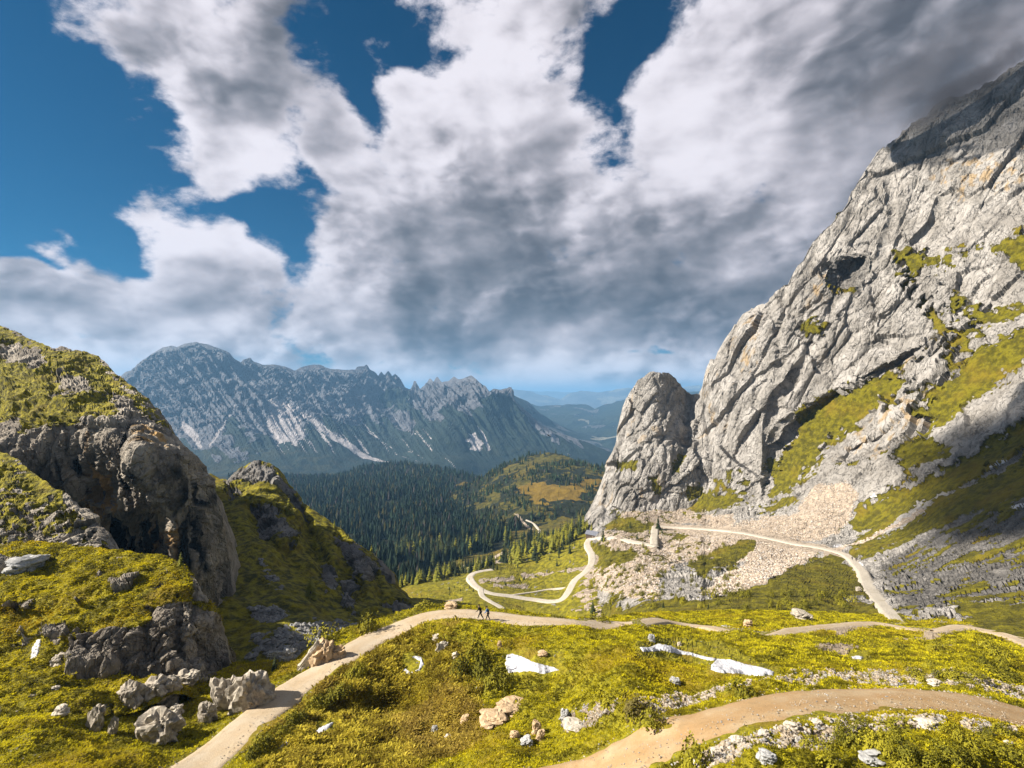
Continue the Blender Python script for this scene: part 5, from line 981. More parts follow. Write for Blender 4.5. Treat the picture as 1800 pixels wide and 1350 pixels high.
def forest_mesh(pos, h, tint):
    n = len(pos); K = 6; V = []; Fs = []; C = []; ang = np.arange(K)*2*np.pi/K
    rot = rng.random(n)*6.28; r0 = h*rng.uniform(.17, .29, n); base = 0
    for (zb, zt, rs) in ((.06, .62, 1.0), (.34, .84, .72), (.62, 1.04, .42)):
        jr = rng.uniform(.65, 1.25, (n, K)); jz = rng.uniform(-.06, .05, (n, K))
        a = ang[None]+rot[:, None]; x = pos[:, 0:1]+np.cos(a)*r0[:, None]*rs*jr; y = pos[:, 1:2]+np.sin(a)*r0[:, None]*rs*jr; z = pos[:, 2:3]+h[:, None]*(zb+jz)
        ring = np.stack([x, y, z], 2); top = np.stack([pos[:, 0], pos[:, 1], pos[:, 2]+h*zt], 1)[:, None]
        V.append(np.concatenate([ring, top], 1).reshape(-1, 3)); i = base+np.arange(n)[:, None]*(K+1); k = np.arange(K)[None]
        Fs.append(np.stack([i+k, i+(k+1) % K, i+K+0*k], 2).reshape(-1, 3)); base += n*(K+1); C.append(np.repeat(tint, K+1, axis=0))
    return np.concatenate(V), np.concatenate(Fs), np.concatenate(C)
tint = np.array([0.020, 0.036, 0.018])[None]*(0.5+1.3*rng.random((len(pos), 1))**1.5)
g_ = kd > .88; tint[g_] = np.array([0.10, 0.088, 0.022])*(0.6+0.6*rng.random((g_.sum(), 1))); g_ = (kd > .84) & (kd <= .88); tint[g_] = np.array([0.085, 0.07, 0.06])
hillg = (u_ > 830) & (v_ < 930) & (pos[:, 1] > 600); tint[hillg] = tint[hillg]*1.25+np.array([.012, .012, .001])
V, Fs, C = forest_mesh(pos[rest]-np.array([0, 0, .3]), hh[rest], tint[rest]); me = mesh_np('forest', V, Fs, False); attr(me, 'tint', C)
def tint_mat(name, rough=.9, trans=False):
    m = bpy.data.materials.new(name); m.use_nodes = True; t = NT(m.node_tree); a = t.n('ShaderNodeAttribute', attribute_name='tint'); b = principled(t, a.outputs['Color'], rough, None, .12)
    if trans:
        tr = t.n('ShaderNodeBsdfTranslucent'); t.link(t.v('SCALE', a.outputs['Color'], scale=ALB*1.3), tr.inputs[0]); mx = t.n('ShaderNodeMixShader'); mx.inputs[0].default_value = .42
        t.link(b.outputs[0], mx.inputs[1]); t.link(tr.outputs[0], mx.inputs[2]); o = [x for x in t.t.nodes if x.type == 'OUTPUT_MATERIAL'][0]; t.link(mx.outputs[0], o.inputs[0])
    return m
M['tint'] = tint_mat('foliage_mixed'); M['blades'] = tint_mat('grass_blades', trans=True)
link('forest', me, M['tint'], kind='stuff')
def lab(k, x, y, z, h, sz, own):
    u = CU+F*x/y; v = HV-F*z/y; col_ = 'dark green spruce' if k == 'spruce' else 'yellow-green larch'
    if not own: return col_+' at the near edge of the valley forest', 'trees at the edge of the valley forest'
    if y < 235 and u < 760: return col_+' growing on the rocky hill beyond the gully', 'trees on the hill beyond the gully'
    if h < 3.2: return 'small '+col_+' in the switchback meadow', 'small trees in the switchback meadow'
    if u < 880: return col_+' in the tree row on the meadow rim', 'trees along the meadow rim'
    if u < 1045: return col_+' in the grove below the hut', 'trees of the grove below the hut'
    return col_+' at the foot of the scree slope', 'trees at the foot of the scree'
SPECIAL = {(1042, 1082): 'bushy dark spruce at the meadow edge, right of the lower road bend', (1060, 951): 'tall slim conifer right beside the wooden hut', (1157, 930): 'tall dark spruce at the top of the short steep road', (1108, 928): 'lone spruce on the scree between hut and steep road', (546, 1050): 'broad pale larch on the dark hillside, biggest of those on the hill',
           (508, 902): 'pale larch on the crest shoulder under the grassy hilltop', (318, 995): 'small round larch on top of the grassy knoll at the cliff foot', (483, 1178): 'small dark spruce in the gully between knoll and track', (553, 962): 'larch standing above the broad pale larch', (563, 984): 'little larch just below the crest of the dark hillside'}
for (x, y, z, h, k, sz, own) in TREES:
    u = CU+F*x/y; v = HV-F*z/y; tr_, cr_ = random.choice(spr if k == 'spruce' else lar); L_, G_ = lab(k, x, y, z, h, sz, own)
    for (a, b), t_ in SPECIAL.items():
        if abs(u-a) < 1.5 and abs(v-b) < 1.5 and own: L_, G_ = t_, None
    o = thing('spruce_tree' if k == 'spruce' else 'larch_tree', L_, 'tree', (x, y, z), random.uniform(0, 6.28), G_)
    s_ = h/10; wd = random.uniform(.85, 1.2)*(1.35 if sz > 26 and own else 1); o.scale = (s_*wd, s_*wd, s_)
    part('trunk', tr_, o, M['bark']); part('crown', cr_, o, M[k])
# shrubs ------------------------------------------------------------
def shrub(label, u, v, wpx, hpx, mat='shrub', names=('fg', 'knoll', 'wall', 'valley'), group=None):
    p, n = pix(u, v, list(names))
    if p is None: return
    st, fo = random.choice(bus); st = st.copy() if False else st
    o = thing('shrub', label, 'shrub', (p.x, p.y, p.z-.05), random.uniform(0, 6.28), group); W = wpx/F*p.y/2; H = hpx/F*p.y*1.15
    o.scale = (W, W*.9, H/.75); part('stem', st, o, M['bark']); f2 = fo.copy() if mat != 'shrub' else fo
    if mat != 'shrub': f2.materials.clear()
    part('foliage', f2, o, M[mat])
shrub('big round green shrub left of the oval snow patch', 852, 1190, 46, 34)
shrub('dark round shrub in the hollow behind the big round green shrub', 838, 1160, 34, 34)
shrub('low wide shrub directly below the oval snow patch', 878, 1208, 56, 28)
shrub('dense shrub just left of the big round green shrub', 812, 1185, 36, 26)
shrub('rounded juniper bush on the verge of the broad track', 1304, 1222, 50, 22)
shrub('thin brownish shrub spreading over the end of the meadow by the broad track', 1118, 1256, 56, 26, 'shrub_brown')
shrub('green shrub at the tip of the meadow by the broad track', 1145, 1274, 46, 24)
shrub('low green shrub left of the thin brownish shrub', 1072, 1238, 50, 20)
shrub('sprawling green bush at the bottom edge beside the broad track', 1225, 1352, 60, 40)
shrub('tall leafy shrub leaning into the broad track from the shady side', 1478, 1292, 26, 26)
shrub('flat dark juniper left of the fine gravel strip behind the meadow', 1048, 1090, 46, 9)
shrub('dark flat juniper at the right end of the crest track', 1208, 1100, 42, 9)
shrub('little dark bush on the meadow near the pinkish boulder', 1306, 1093, 12, 10)
shrub('bushy clump on the track bank above the tan outcrop', 650, 1110, 40, 28)
shrub('bushy grass mound crowning the tan outcrop', 572, 1128, 56, 22)
shrub('green mound beside the rock heap at the track bend', 748, 1069, 40, 10)
for k in range(46):
    u = random.uniform(1050, 1500); v = random.uniform(1048, 1078)+random.uniform(-6, 0)
    shrub('low green bush on the meadow below the scree slope', u, v, random.uniform(9, 22), random.uniform(5, 13), names=('wall', 'fg', 'valley'), group='bushes on the meadow below the scree')
for k in range(130):
    u = random.uniform(1035, 1300); v = random.uniform(955, 1060)
    if v > 1060-(u-1035)*.05: continue
    shrub('small bush growing among the pale scree stones', u, v, random.uniform(5, 11), random.uniform(3, 7), names=('wall', 'valley'), group='bushes in the scree')
for k in range(40):
    u = random.uniform(1380, 1800); v = random.uniform(1285, 1350)
    if v > 1290+(1500-u)*.25: shrub('dark dwarf shrub on the bank right of the broad track', u, v, random.uniform(24, 60), random.uniform(10, 22), group='dwarf shrubs on the shady bank')
for k in range(26):
    t = random.random(); u = 430+t*230; v = 1335-t*175+random.uniform(0, 14)
    shrub('dwarf shrub on the right bank of the left track', u, v, random.uniform(22, 42), random.uniform(10, 20), group='dwarf shrubs along the left track')
for k in range(24):
    u = random.uniform(1580, 1800); v = random.uniform(1135, 1200)
    shrub('dwarf shrub on the dark green mound at the right', u, v, random.uniform(20, 46), random.uniform(6, 13), group='dwarf shrubs on the right mound')
# ground cover ------------------------------------------------------
def faces_of(names):
    out_ = []
    for nm in names:
        T = TERR[nm]; P = T['P']; Q = T['F']; nf = T['front']; nc = T['shape'][1]; k = (nf-1)*(nc-1)+2*(nc-1); Q = Q[:k]
        out_.append((T, P, Q))
    return out_
def scatter_faces(name, n, wfun):
    T, P, Q = faces_of([name])[0]; A = np.linalg.norm(np.cross(P[Q[:, 2]]-P[Q[:, 0]], P[Q[:, 3]]-P[Q[:, 1]]), axis=1)*.5; c = P[Q[:, 0]]
    mk = {k: v[Q[:, 0]] for k, v in T['mk'].items()}; u, v = T['U'][Q[:, 0]], T['V'][Q[:, 0]]
    w_ = A*np.clip(wfun(u, v, c, mk), 0, None)*(u > -60)*(u < 1860)*(v < 1400); k = rng.choice(len(Q), n, p=w_/w_.sum()); a, b = rng.random((2, n, 1)); q = P[Q[k]]
    return (q[:, 0]*(1-a)+q[:, 1]*a)*(1-b)+(q[:, 3]*(1-a)+q[:, 2]*a)*b
def clumps(pos, size, colr, nl=5, up=.55):
    n = len(pos); V = []; Fs = []; C = []; b = 0
    for k in range(nl):
        a = rng.random(n)*6.28; d = np.stack([np.cos(a), np.sin(a), np.zeros(n)], 1); s_ = np.stack([-np.sin(a), np.cos(a), np.zeros(n)], 1); L = size*rng.uniform(.6, 1.3, n); w_ = L*rng.uniform(.25, .5, n); h = L*rng.uniform(.2, 1.0, n)*up*1.6
        o = pos+d*(rng.random(n)*size*.5)[:, None]-np.array([0, 0, .02]); tip = o+d*L[:, None]*.8+np.array([0, 0, 1.])*h[:, None]
        mid = (o+tip)/2+np.array([0, 0, .35])*h[:, None]
        V.append(np.stack([o, mid+s_*w_[:, None]*.5, tip, mid-s_*w_[:, None]*.5], 1).reshape(-1, 3)); i = b+np.arange(n)[:, None]*4; Fs.append(i+np.arange(4)[None]); b += 4*n; C.append(np.repeat(colr*rng.uniform(.7, 1.25, (n, 1)), 4, axis=0))
    return np.concatenate(V), np.concatenate(Fs), np.concatenate(C)
def cover(name, layer_, n, wf, size, cols, up=.55, nl=5):
    pos = scatter_faces(layer_, n, wf); t = sstep(fbm(pos/2.5, 3, seed=3)+fbm(pos/.6, 2, seed=6)*.6+rng.normal(0, .12, n), -.45, .45)[:, None]; t2 = sstep(fbm(pos/9, 3, seed=33), .05, .5)[:, None]*.55
    c = np.array(cols[0])*(1-t)+np.array(cols[1])*t; c = c*(1-t2)+np.array(cols[2])*t2
    V, Fs, C = clumps(pos, size*np.clip((pos[:, 1]/38)**.6, .8, 1.6)*rng.uniform(.6, 1.3, n), c, nl, up); me = mesh_np(name, V, Fs, False); attr(me, 'tint', C); return link(name, me, M['blades'], kind='stuff')
SNP = [[(885,1144),(990,1144),(990,1190),(885,1190)], [(1115,1126),(1262,1126),(1370,1175),(1370,1194),(1240,1188),(1245,1165),(1115,1152)], [(550,1264),(592,1264),(592,1294),(550,1294)], [(704,1150),(748,1150),(748,1188),(704,1188)], [(1490,1148),(1524,1148),(1524,1163),(1490,1163)]]
def wf(u, v, c, mk): return (mk['G'] > .5)*(1-mk['GR'])*(mk['rd'] > 1.0)*(1/np.clip(c[:, 1], 18, 90)**1.6)*(1-union(u, v, SNP, 2))
cover('grass', 'fg', 150000, wf, 0.15, [(0.16, 0.14, 0.006), (0.84, 0.73, 0.020), (0.70, 0.54, 0.020)])
LEAFY = [[(500,1260),(560,1195),(680,1120),(790,1120),(810,1200),(840,1290),(720,1350),(480,1350)]]
cover('leafy_ground_cover', 'fg', 26000, lambda u, v, c, mk: wf(u, v, c, mk)*union(u, v, LEAFY, 25, fbm(c/5, 3, seed=2), 30), 0.24, [(0.26, 0.19, 0.02), (0.78, 0.64, 0.07), (0.6, 0.42, 0.10)], .7, 5)
cover('grass', 'knoll', 26000, lambda u, v, c, mk: (mk['G'] > .5)*1., 0.17, [(0.18, 0.155, 0.008), (0.82, 0.69, 0.018), (0.80, 0.54, 0.018)], .4, 4)
# loose stones
ico = None
def stones(name, pos, size, cols, mat='tint'):
    n = len(pos); base = np.array([(0, 0, 1), (.9, 0, .25), (.28, .85, .3), (-.72, .52, .2), (-.72, -.52, .3), (.28, -.85, .2), (.5, .4, -.6), (-.5, .4, -.6), (0, -.6, -.6)]); Fb = np.array([(0, 1, 2), (0, 2, 3), (0, 3, 4), (0, 4, 5), (0, 5, 1), (1, 6, 2), (2, 7, 3), (3, 7, 4), (4, 8, 5), (5, 8, 1), (1, 8, 6), (2, 6, 7), (4, 7, 8)])
    a = rng.random(n)*6.28; sc = np.stack([rng.uniform(.6, 1.3, n), rng.uniform(.6, 1.2, n), rng.uniform(.35, .85, n)], 1)*size[:, None]*.5
    B = base[None]*(1+rng.uniform(-.28, .28, (n, 9, 3)))*sc[:, None]; x = B[..., 0]*np.cos(a)[:, None]-B[..., 1]*np.sin(a)[:, None]; y = B[..., 0]*np.sin(a)[:, None]+B[..., 1]*np.cos(a)[:, None]
    V = np.stack([x, y, B[..., 2]], 2)+pos[:, None]; Fs = (np.arange(n)[:, None, None]*9+Fb[None]).reshape(-1, 3); c = np.array(cols)[rng.integers(0, len(cols), n)]*rng.uniform(.75, 1.15, (n, 1))
    me = mesh_np(name, V.reshape(-1, 3), Fs, False); attr(me, 'tint', np.repeat(c, 9, axis=0)); return link(name, me, M[mat], kind='stuff')
SC = [(0.52, 0.45, 0.36), (0.44, 0.36, 0.26), (0.5, 0.40, 0.28), (0.40, 0.38, 0.35)]
pos = scatter_faces('fg', 9000, lambda u, v, c, mk: (mk['GR'] > .35)*(v > 1170)*(mk['rd'] > 1.0)/np.clip(c[:, 1], 20, 60)); stones('loose_stones', pos, rng.uniform(.2, .62, 9000)**2, SC)
pos = scatter_faces('fg', 5200, lambda u, v, c, mk: (mk['rd'] < .98)*1.+(mk['GR'] < .3)*.02); stones('loose_stones', pos+np.array([0, 0, .1]), rng.uniform(.2, .42, 5200)**2, SC)
pos = scatter_faces('fg', 1500, lambda u, v, c, mk: (mk['rd'] > .85)*(mk['rd'] < 1.25)*1.); stones('loose_stones', pos, rng.uniform(.06, .26, 1500), SC)
pos = scatter_faces('wall', 20000, lambda u, v, c, mk: (mk['GR'] > .4)*(v > 850)*(mk['flat'] < .4)/np.clip(c[:, 1], 100, 400)); stones('scree_stones', pos, rng.uniform(.3, 1.0, 20000)**2.4*1.5, [(0.66, 0.54, 0.41), (0.70, 0.60, 0.49), (0.56, 0.44, 0.32), (0.62, 0.56, 0.5)])
pos = scatter_faces('hill', 2500, lambda u, v, c, mk: (mk['GR'] > .3)*1.); stones('scree_stones', pos, rng.uniform(.25, 1.0, 2500)**1.6*1.6, [(0.36, 0.35, 0.33), (0.28, 0.27, 0.26)])
# roadside blocks on the shady bank, along the foot of the broad track
for k, (u, v, w_, h_) in enumerate([(1262,1328,22,10),(1300,1310,26,12),(1345,1296,22,9),(1395,1284,24,12),(1440,1276,20,8),(1230,1345,20,12)]):
    put_rock(['blocky pale stone nearest the bottom shrub on the lower road edge', 'wide pale stone second from the bottom shrub on the lower road edge', 'small pale stone in the middle of the lower road edge', 'tall pale block on the lower road edge left of the leaning shrub', 'low pale stone by the foot of the leaning shrub', 'pale stone touching the sprawling bottom bush'][k], u, v, w_, h_, 90+k, 'stone_pale')

# hut ---------------------------------------------------------------
M['plank'] = simple_mat('grey_wood', (0.30, 0.26, 0.21), (0.20, 0.17, 0.14), 4, bump=.01, bscale=20)
M['wood'] = simple_mat('brown_wood', (0.16, 0.10, 0.06), (0.10, 0.065, 0.04), 3, bump=.02)
M['roof'] = simple_mat('grey_shingle', (0.24, 0.25, 0.29), (0.16, 0.17, 0.20), 2, bump=.03)
M['dark'] = simple_mat('dark_glass', (0.02, 0.02, 0.025), (0.03, 0.03, 0.035), 2, .3)
p, _ = pix(1043, 946, ['valley', 'wall']); gz = p.z-.2
hut = thing('hut', 'small dark wooden hut with grey pitched roof at the head of the valley road', 'hut', (p.x, p.y+3, gz), R(-38))
w_ = MB(); L, B, H = 9.0, 5.2, 2.6
w_.add([(-L/2, -B/2, -1), (L/2, -B/2, -1), (L/2, B/2, -1), (-L/2, B/2, -1), (-L/2, -B/2, H), (L/2, -B/2, H), (L/2, B/2, H), (-L/2, B/2, H), (-L/2, 0, H+2.0), (L/2, 0, H+2.0)], [(0, 1, 5, 4), (1, 2, 6, 9, 5), (2, 3, 7, 6), (3, 0, 4, 8, 7), (3, 2, 1, 0)])
part('wall', w_.mesh('wall'), hut, M['wood'])
r_ = MB(); sl = math.atan2(2.0, B/2); ln = B/2/math.cos(sl)+.7
for s in (-1, 1):
    rot = Euler((s*-sl, 0, 0)).to_matrix(); c = Vector((0, s*(B/4+.2), H+1.0-.1)); r_.box(c+rot@Vector((0, 0, .16)), (L+1.2, ln, .16), rot)
part('roof', r_.mesh('roof'), hut, M['roof'])
d_ = MB(); d_.box((1.5, -B/2-.03, .9), (1.0, .08, 2.0)); dr = part('door', d_.mesh('door'), hut, M['plank']); k_ = MB(); k_.box((1.15, -B/2-.1, .9), (.12, .08, .12)); part('handle', k_.mesh('handle'), dr, M['dark'])
for x in (-2.6, -.6):
    q = MB(); q.box((x, -B/2-.03, 1.3), (.9, .06, .9)); f_ = part('window', q.mesh('window'), hut, M['plank']); q = MB(); q.box((x, -B/2-.07, 1.3), (.7, .05, .7)); part('pane', q.mesh('pane'), f_, M['dark'])
# wooden beam by the track
a, _ = pix(431, 1246, ['fg']); b, _ = pix(474, 1221, ['fg']); mid = (a+b)/2; dv = b-a
bm_ = thing('wooden_beam', 'long grey wooden beam on two blocks between the big tilted boulder and the track', 'beam', tuple(mid), math.atan2(dv.y, dv.x)); ln = dv.length
q = MB(); q.box((0, 0, .42), (ln*1.0, .34, .10)); q.box((0, .16, .52), (ln*.98, .08, .28)); part('plank', q.mesh('plank'), bm_, M['plank'])
for s in (-1, 1):
    q = MB(); q.box((s*ln*.36, 0, .13), (.28, .32, .46)); part('leg', q.mesh('leg'), bm_, M['wood'])
# people ------------------------------------------------------------
def cloth(name, c): return simple_mat(name, c, tuple(x*.75 for x in c), 8)
M['skin'] = simple_mat('skin', (0.45, 0.28, 0.20), (0.40, 0.25, 0.18), 8, .6)
M['black'] = cloth('black_cloth', (0.015, 0.015, 0.018)); M['blue'] = cloth('blue_cloth', (0.10, 0.28, 0.62)); M['navy'] = cloth('navy_cloth', (0.02, 0.03, 0.08)); M['grey'] = cloth('grey_cloth', (0.12, 0.12, 0.13)); M['hair'] = cloth('dark_hair', (0.03, 0.02, 0.015)); M['boot'] = cloth('boot_leather', (0.05, 0.035, 0.025)); M['red'] = cloth('red_feather', (0.35, 0.05, 0.03)); M['metal'] = cloth('pole_metal', (0.3, 0.3, 0.3))
def skin_mesh(name, nodes, edges, sub=1):
    """nodes: (x, y, z, rx, ry); one continuous skinned surface"""
    me = bpy.data.meshes.new('tmp'); me.from_pydata([n[:3] for n in nodes], edges, []); o = bpy.data.objects.new('tmp', me); col.objects.link(o)
    sk = o.modifiers.new('s', 'SKIN'); sk.use_smooth_shade = True
    for i, n in enumerate(nodes): me.skin_vertices[0].data[i].radius = (n[3], n[4])
    me.skin_vertices[0].data[0].use_root = True
    sb = o.modifiers.new('d', 'SUBSURF'); sb.levels = sub; sb.render_levels = sub
    dg = bpy.context.evaluated_depsgraph_get(); r = bpy.data.meshes.new_from_object(o.evaluated_get(dg)); r.name = name; r.materials.clear()
    bpy.data.objects.remove(o); r.polygons.foreach_set('use_smooth', [True]*len(r.polygons)); return r
def person(label, loc, rz, jacket, trousers, pack, H=1.75, stride=.34, lean=.08, poles=False, group=None):
    k = H/1.75; o = thing('person', label, 'person', loc, rz, group); o.scale = (k, k, k); ln = lean
    # walking towards +Y; pelvis is the root
    N = [(0, 0, .95, .13, .10), (0, ln*.5, 1.15, .12, .09), (0, ln, 1.36, .15, .10), (0, ln+.02, 1.48, .06, .06), (0, ln+.05, 1.56, .075, .085), (0, ln+.06, 1.65, .085, .10), (0, ln+.05, 1.72, .06, .075)]
    E = [(0, 1), (1, 2), (2, 3), (3, 4), (4, 5), (5, 6)]
    def chain(start, pts):
        prev = start
        for q in pts: N.append(q); E.append((prev, len(N)-1)); prev = len(N)-1
        return prev
    legs = {}
    for s in (-1, 1):
        f = s*stride
        legs[s] = [(s*.10, 0.0, .88, .09, .09), (s*.11, f*.55+.04, .50, .062, .062), (s*.11, f*1.0-.05*(s < 0), .10+.05*(s < 0), .042, .042), (s*.115, f*1.0-.02, .05+.04*(s < 0), .04, .045), (s*.12, f*1.0+.15, .04, .035, .03)]
        chain(0, legs[s])
    arms = {}
    for s in (-1, 1):
        g = -s*stride; el = (s*.27, ln+g*.25-.04, 1.13, .042, .042); wr = (s*.27, ln+g*.55+.12, .95, .028, .028)
        arms[s] = [(s*.19, ln, 1.42, .06, .06), el, wr]; e = chain(2, arms[s]); pm = (wr[0], wr[1]+.05, wr[2]-.05, .032, .016); N.append(pm); E.append((e, len(N)-1)); pi = len(N)-1
        for j, (dx, L_) in enumerate(((-.026, .062), (-.009, .075), (.009, .070), (.026, .055))):
            chain(pi, [(pm[0]+dx, pm[1]+.03, pm[2]-.03, .0085, .0085), (pm[0]+dx, pm[1]+.03+L_*.5, pm[2]-.03-L_*.6, .008, .008), (pm[0]+dx, pm[1]+.01+L_*.4, pm[2]-.04-L_, .006, .006)])
        chain(e, [(wr[0]-s*.035, wr[1]+.045, wr[2]-.03, .010, .010), (wr[0]-s*.045, wr[1]+.075, wr[2]-.06, .008, .008)])
    part('body', skin_mesh('body', N, E), o, M['skin'])
    J = [(0, 0, .93, .155, .125), (0, ln*.5, 1.15, .145, .115), (0, ln, 1.38, .17, .12), (0, ln+.01, 1.46, .09, .08)]; JE = [(0, 1), (1, 2), (2, 3)]
    for s in (-1, 1):
        prev = 2
        for q in arms[s]: J.append((q[0], q[1], q[2], q[3]+.018, q[4]+.018)); JE.append((prev, len(J)-1)); prev = len(J)-1
    part('jacket', skin_mesh('jacket', J, JE), o, M[jacket])
    T = [(0, 0, .95, .15, .12)]; TE = []
    for s in (-1, 1):
        prev = 0
        for q in legs[s][:3]: T.append((q[0], q[1], q[2]+(.02 if q is legs[s][2] else 0), q[3]+.02, q[4]+.02)); TE.append((prev, len(T)-1)); prev = len(T)-1
    part('trousers', skin_mesh('trousers', T, TE), o, M[trousers])
    for s in (-1, 1):
        a_, b_, c_ = legs[s][2:5]; part('boot', skin_mesh('boot', [(a_[0], a_[1], a_[2]+.02, .055, .055), (b_[0], b_[1], b_[2], .055, .055), (c_[0], c_[1], c_[2], .05, .04)], [(0, 1), (1, 2)]), o, M['boot'])
    part('hair', skin_mesh('hair', [(0, ln+.03, 1.70, .085, .09), (0, ln+.045, 1.745, .06, .07), (0, ln-.02, 1.62, .07, .05)], [(0, 1), (0, 2)]), o, M['hair'])
    fc = MB()
    for s in (-1, 1): fc.box((s*.033, ln+.155, 1.645), (.022, .012, .012))
    part('eyes', fc.mesh('eyes'), o, M['black'])
    if pack: part('backpack', skin_mesh('backpack', [(0, ln-.22, 1.40, .14, .09), (0, ln-.24, 1.2, .16, .12), (0, ln-.20, 1.0, .14, .10)], [(0, 1), (1, 2)]), o, M[pack])
    if poles:
        for s in (-1, 1):
            wr = arms[s][2]; q = MB(); q.tube([(wr[0], wr[1]+.1, wr[2]+.1), (wr[0]+s*.02, wr[1]+.2, .0)], [.012, .006], 6); part('walking_pole', q.mesh('walking_pole'), o, M['metal'])
    return o
def ground_at(u, v, names): return pix(u, v, names)[0]
g1 = ground_at(845, 1090, ['fg']); g2 = ground_at(858, 1092, ['fg'])
zl = .13
person('hiker in black clothes striding ahead with walking poles on the crest track', (g1.x, g1.y, g1.z+zl), R(72), 'black', 'black', 'black', 1.85, .38, .2, True)
person('hiker in a light blue jacket with a big dark backpack following on the crest track', (g2.x, g2.y, g2.z+zl), R(68), 'blue', 'black', 'navy', 1.75, .3, .16)
g3 = ground_at(1498, 986, ['wall']); g4 = ground_at(1505, 988, ['wall'])
person('distant hiker in black on the left of the pair on the mountain road', (g3.x, g3.y, g3.z+.3), R(160), 'black', 'navy', None)
person('distant hiker in grey on the right of the pair on the mountain road', (g4.x, g4.y, g4.z+.3), R(150), 'grey', 'black', None)
# bird --------------------------------------------------------------
bd = thing('bird', 'black mountain bird gliding above the wooded valley in front of the far range', 'bird', ((965-CU)/F*70, 70, (HV-766)/F*70), R(60)); bd.rotation_euler = (R(12), R(22), R(60))
part('body', skin_mesh('body', [(0, 0, 0, .06, .06), (0, .12, .01, .05, .05), (0, .2, .03, .035, .035), (0, .27, .02, .01, .01), (0, -.14, 0, .03, .03)], [(0, 1), (1, 2), (2, 3), (0, 4)]), bd, M['black'])
for s in (-1, 1):
    q = MB(); xs = [0.03, .2, .36, .5]; le = [.08, .12, .08, -.02]; te = [-.08, -.09, -.08, -.12]; zz = [0, .05, .07, .04]
    V = [(s*x, a_, z+.012) for x, a_, z in zip(xs, le, zz)]+[(s*x, b_, z) for x, b_, z in zip(xs, te, zz)]+[(s*x, a_, z-.012) for x, a_, z in zip(xs, le, zz)]+[(s*x, b_, z-.008) for x, b_, z in zip(xs, te, zz)]
    q.add(V, [(i, i+1, i+5, i+4) for i in range(3)]+[(i+8, i+12, i+13, i+9) for i in range(3)]+[(i, i+8, i+9, i+1) for i in range(3)]+[(i+4, i+5, i+13, i+12) for i in range(3)])
    for f_ in range(4): q.add([(s*(.44+.02*f_), -.1+.03*f_, .04), (s*(.46+.02*f_), -.08+.03*f_, .045), (s*(.60-.02*f_*1.2), -.12+.045*f_-.05, .05)], [(0, 1, 2)])
    part('wing', q.mesh('wing'), bd, M['black'])
q = MB(); q.add([(-.02, -.12, .01), (.02, -.12, .01), (.06, -.3, .0), (-.06, -.3, .0), (0, -.12, -.012)], [(0, 1, 2, 3), (0, 3, 4), (1, 4, 2), (2, 4, 3)]); part('tail', q.mesh('tail'), bd, M['red'])
build_haze()
# mist caught on the summit ridge ------------------------------------
def mist(label_uv, dims, rot, dens, seed):
    (u, v), Y = label_uv; import bmesh
    bm = bmesh.new(); bmesh.ops.create_icosphere(bm, subdivisions=3, radius=1); me = bpy.data.meshes.new('cloud'); bm.to_mesh(me); bm.free()
    m = bpy.data.materials.new('mist'); m.use_nodes = True; t = NT(m.node_tree); P = t.n('ShaderNodeTexCoord').outputs['Object']
    r = t.v('LENGTH', P); geo = t.n('ShaderNodeNewGeometry').outputs['Position']
    n = t.noise(geo, 1/28., 5, .6, .4); d = t.m('MULTIPLY', t.ss(t.m('ADD', t.m('SUBTRACT', 1.0, r), t.m('MULTIPLY', t.m('SUBTRACT', n, .5), 2.2)), 0.1, 0.9), t.ss(r, 1.0, .7)); d = t.m('MULTIPLY', d, dens)
    pv = t.n('ShaderNodeVolumePrincipled'); pv.inputs['Color'].default_value = rgb(.42, .41, .44); t.link(d, pv.inputs['Density']); o = t.n('ShaderNodeOutputMaterial'); t.link(pv.outputs[0], o.inputs['Volume'])
    c = link('cloud', me, m, kind='stuff'); c.location = ((u-CU)/F*Y, Y, (HV-v)/F*Y); c.scale = dims; c.rotation_euler = (0, R(rot), 0)
mist(((1700, 150), 385), (82, 26, 15), -33, .06, 1)
mist(((1660, 110), 380), (120, 45, 34), -28, .016, 2)
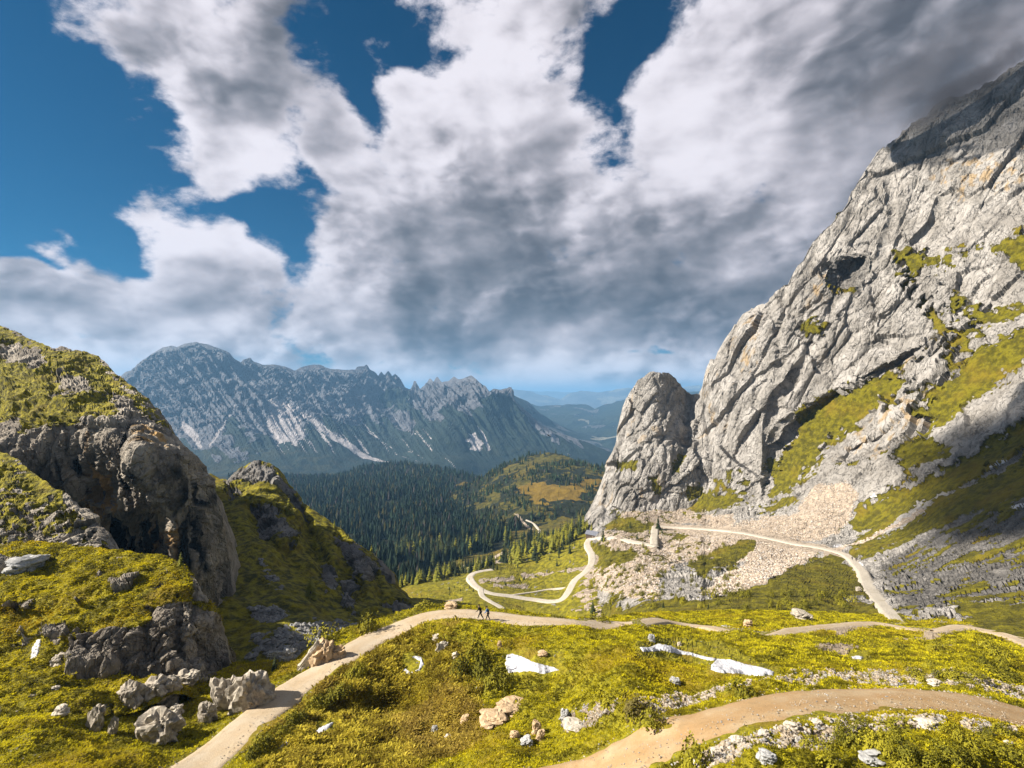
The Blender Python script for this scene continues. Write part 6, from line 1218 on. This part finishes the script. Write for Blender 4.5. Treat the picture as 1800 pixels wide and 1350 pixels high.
def shade_cloud(ground, height, dims, seed, rot=0., dens=.05):
    """a real cloud outside the frame, on the sun's side, whose shadow falls where the photograph shows cloud shadow"""
    import bmesh
    g = Vector(ground); t_ = (height-g.z)/sdir.z; c = g+sdir*t_
    bm = bmesh.new(); bmesh.ops.create_icosphere(bm, subdivisions=5, radius=1); P = np.array([v.co[:] for v in bm.verts]); Fs = [[v.index for v in f.verts] for f in bm.faces]; bm.free()
    d = 1+.5*fbm(P*1.4+seed, 4, .55, seed=seed)+.12*np.abs(fbm(P*5+seed, 3, .5, seed=seed)); V = P*d[:, None]*np.array(dims); V[:, 2] = np.where(V[:, 2] < 0, V[:, 2]*.35, V[:, 2])
    cr_, sr = math.cos(rot), math.sin(rot); V = np.stack([V[:, 0]*cr_-V[:, 1]*sr, V[:, 0]*sr+V[:, 1]*cr_, V[:, 2]], 1); V[:, 2] -= V[:, 2].min()
    me = mesh_np('cloud', V, Fs, True); m = bpy.data.materials.new('shade_cloud_water'); m.use_nodes = True; t = NT(m.node_tree)
    pv = t.n('ShaderNodeVolumePrincipled'); pv.inputs['Color'].default_value = rgb(.9, .9, .9); pv.inputs['Density'].default_value = dens; o = t.n('ShaderNodeOutputMaterial'); t.link(pv.outputs[0], o.inputs['Volume'])
    c_ = link('cloud', me, m, kind='stuff'); c_.location = (c.x, c.y, height); return c_
shade_cloud((200, 175, -35), 500, (95, 105, 42), 3)  # added out of view to throw shade on the lower-right slope
shade_cloud((360, 350, 200), 500, (120, 100, 40), 5, dens=.018)  # thinner one, added out of view to dim the wall top

# where a small group can be counted off in the picture, each label says which one
from collections import defaultdict
grp = defaultdict(list)
for o in col.objects:
    if o.get('group') and o.get('label') and o.parent is None: grp[(o['group'], o['label'])].append(o)
def ordn(k): return str(k)+('th' if 10 <= k % 100 <= 20 else {1: 'st', 2: 'nd', 3: 'rd'}.get(k % 10, 'th'))
for (g, l), os_ in grp.items():
    if 1 < len(os_) <= 70:
        os_.sort(key=lambda o: o.location.x/o.location.y); n = len(os_); big = max(os_, key=lambda o: max(o.scale)/o.location.y)
        for k, o in enumerate(os_):
            w_ = 'leftmost ' if k == 0 else 'rightmost ' if k == n-1 else 'largest-looking ' if o is big else ''
            o['label'] = (w_+l) if w_ else l+(', '+ordn(k+1)+' from left' if k < n/2 else ', '+ordn(n-k)+' from right')
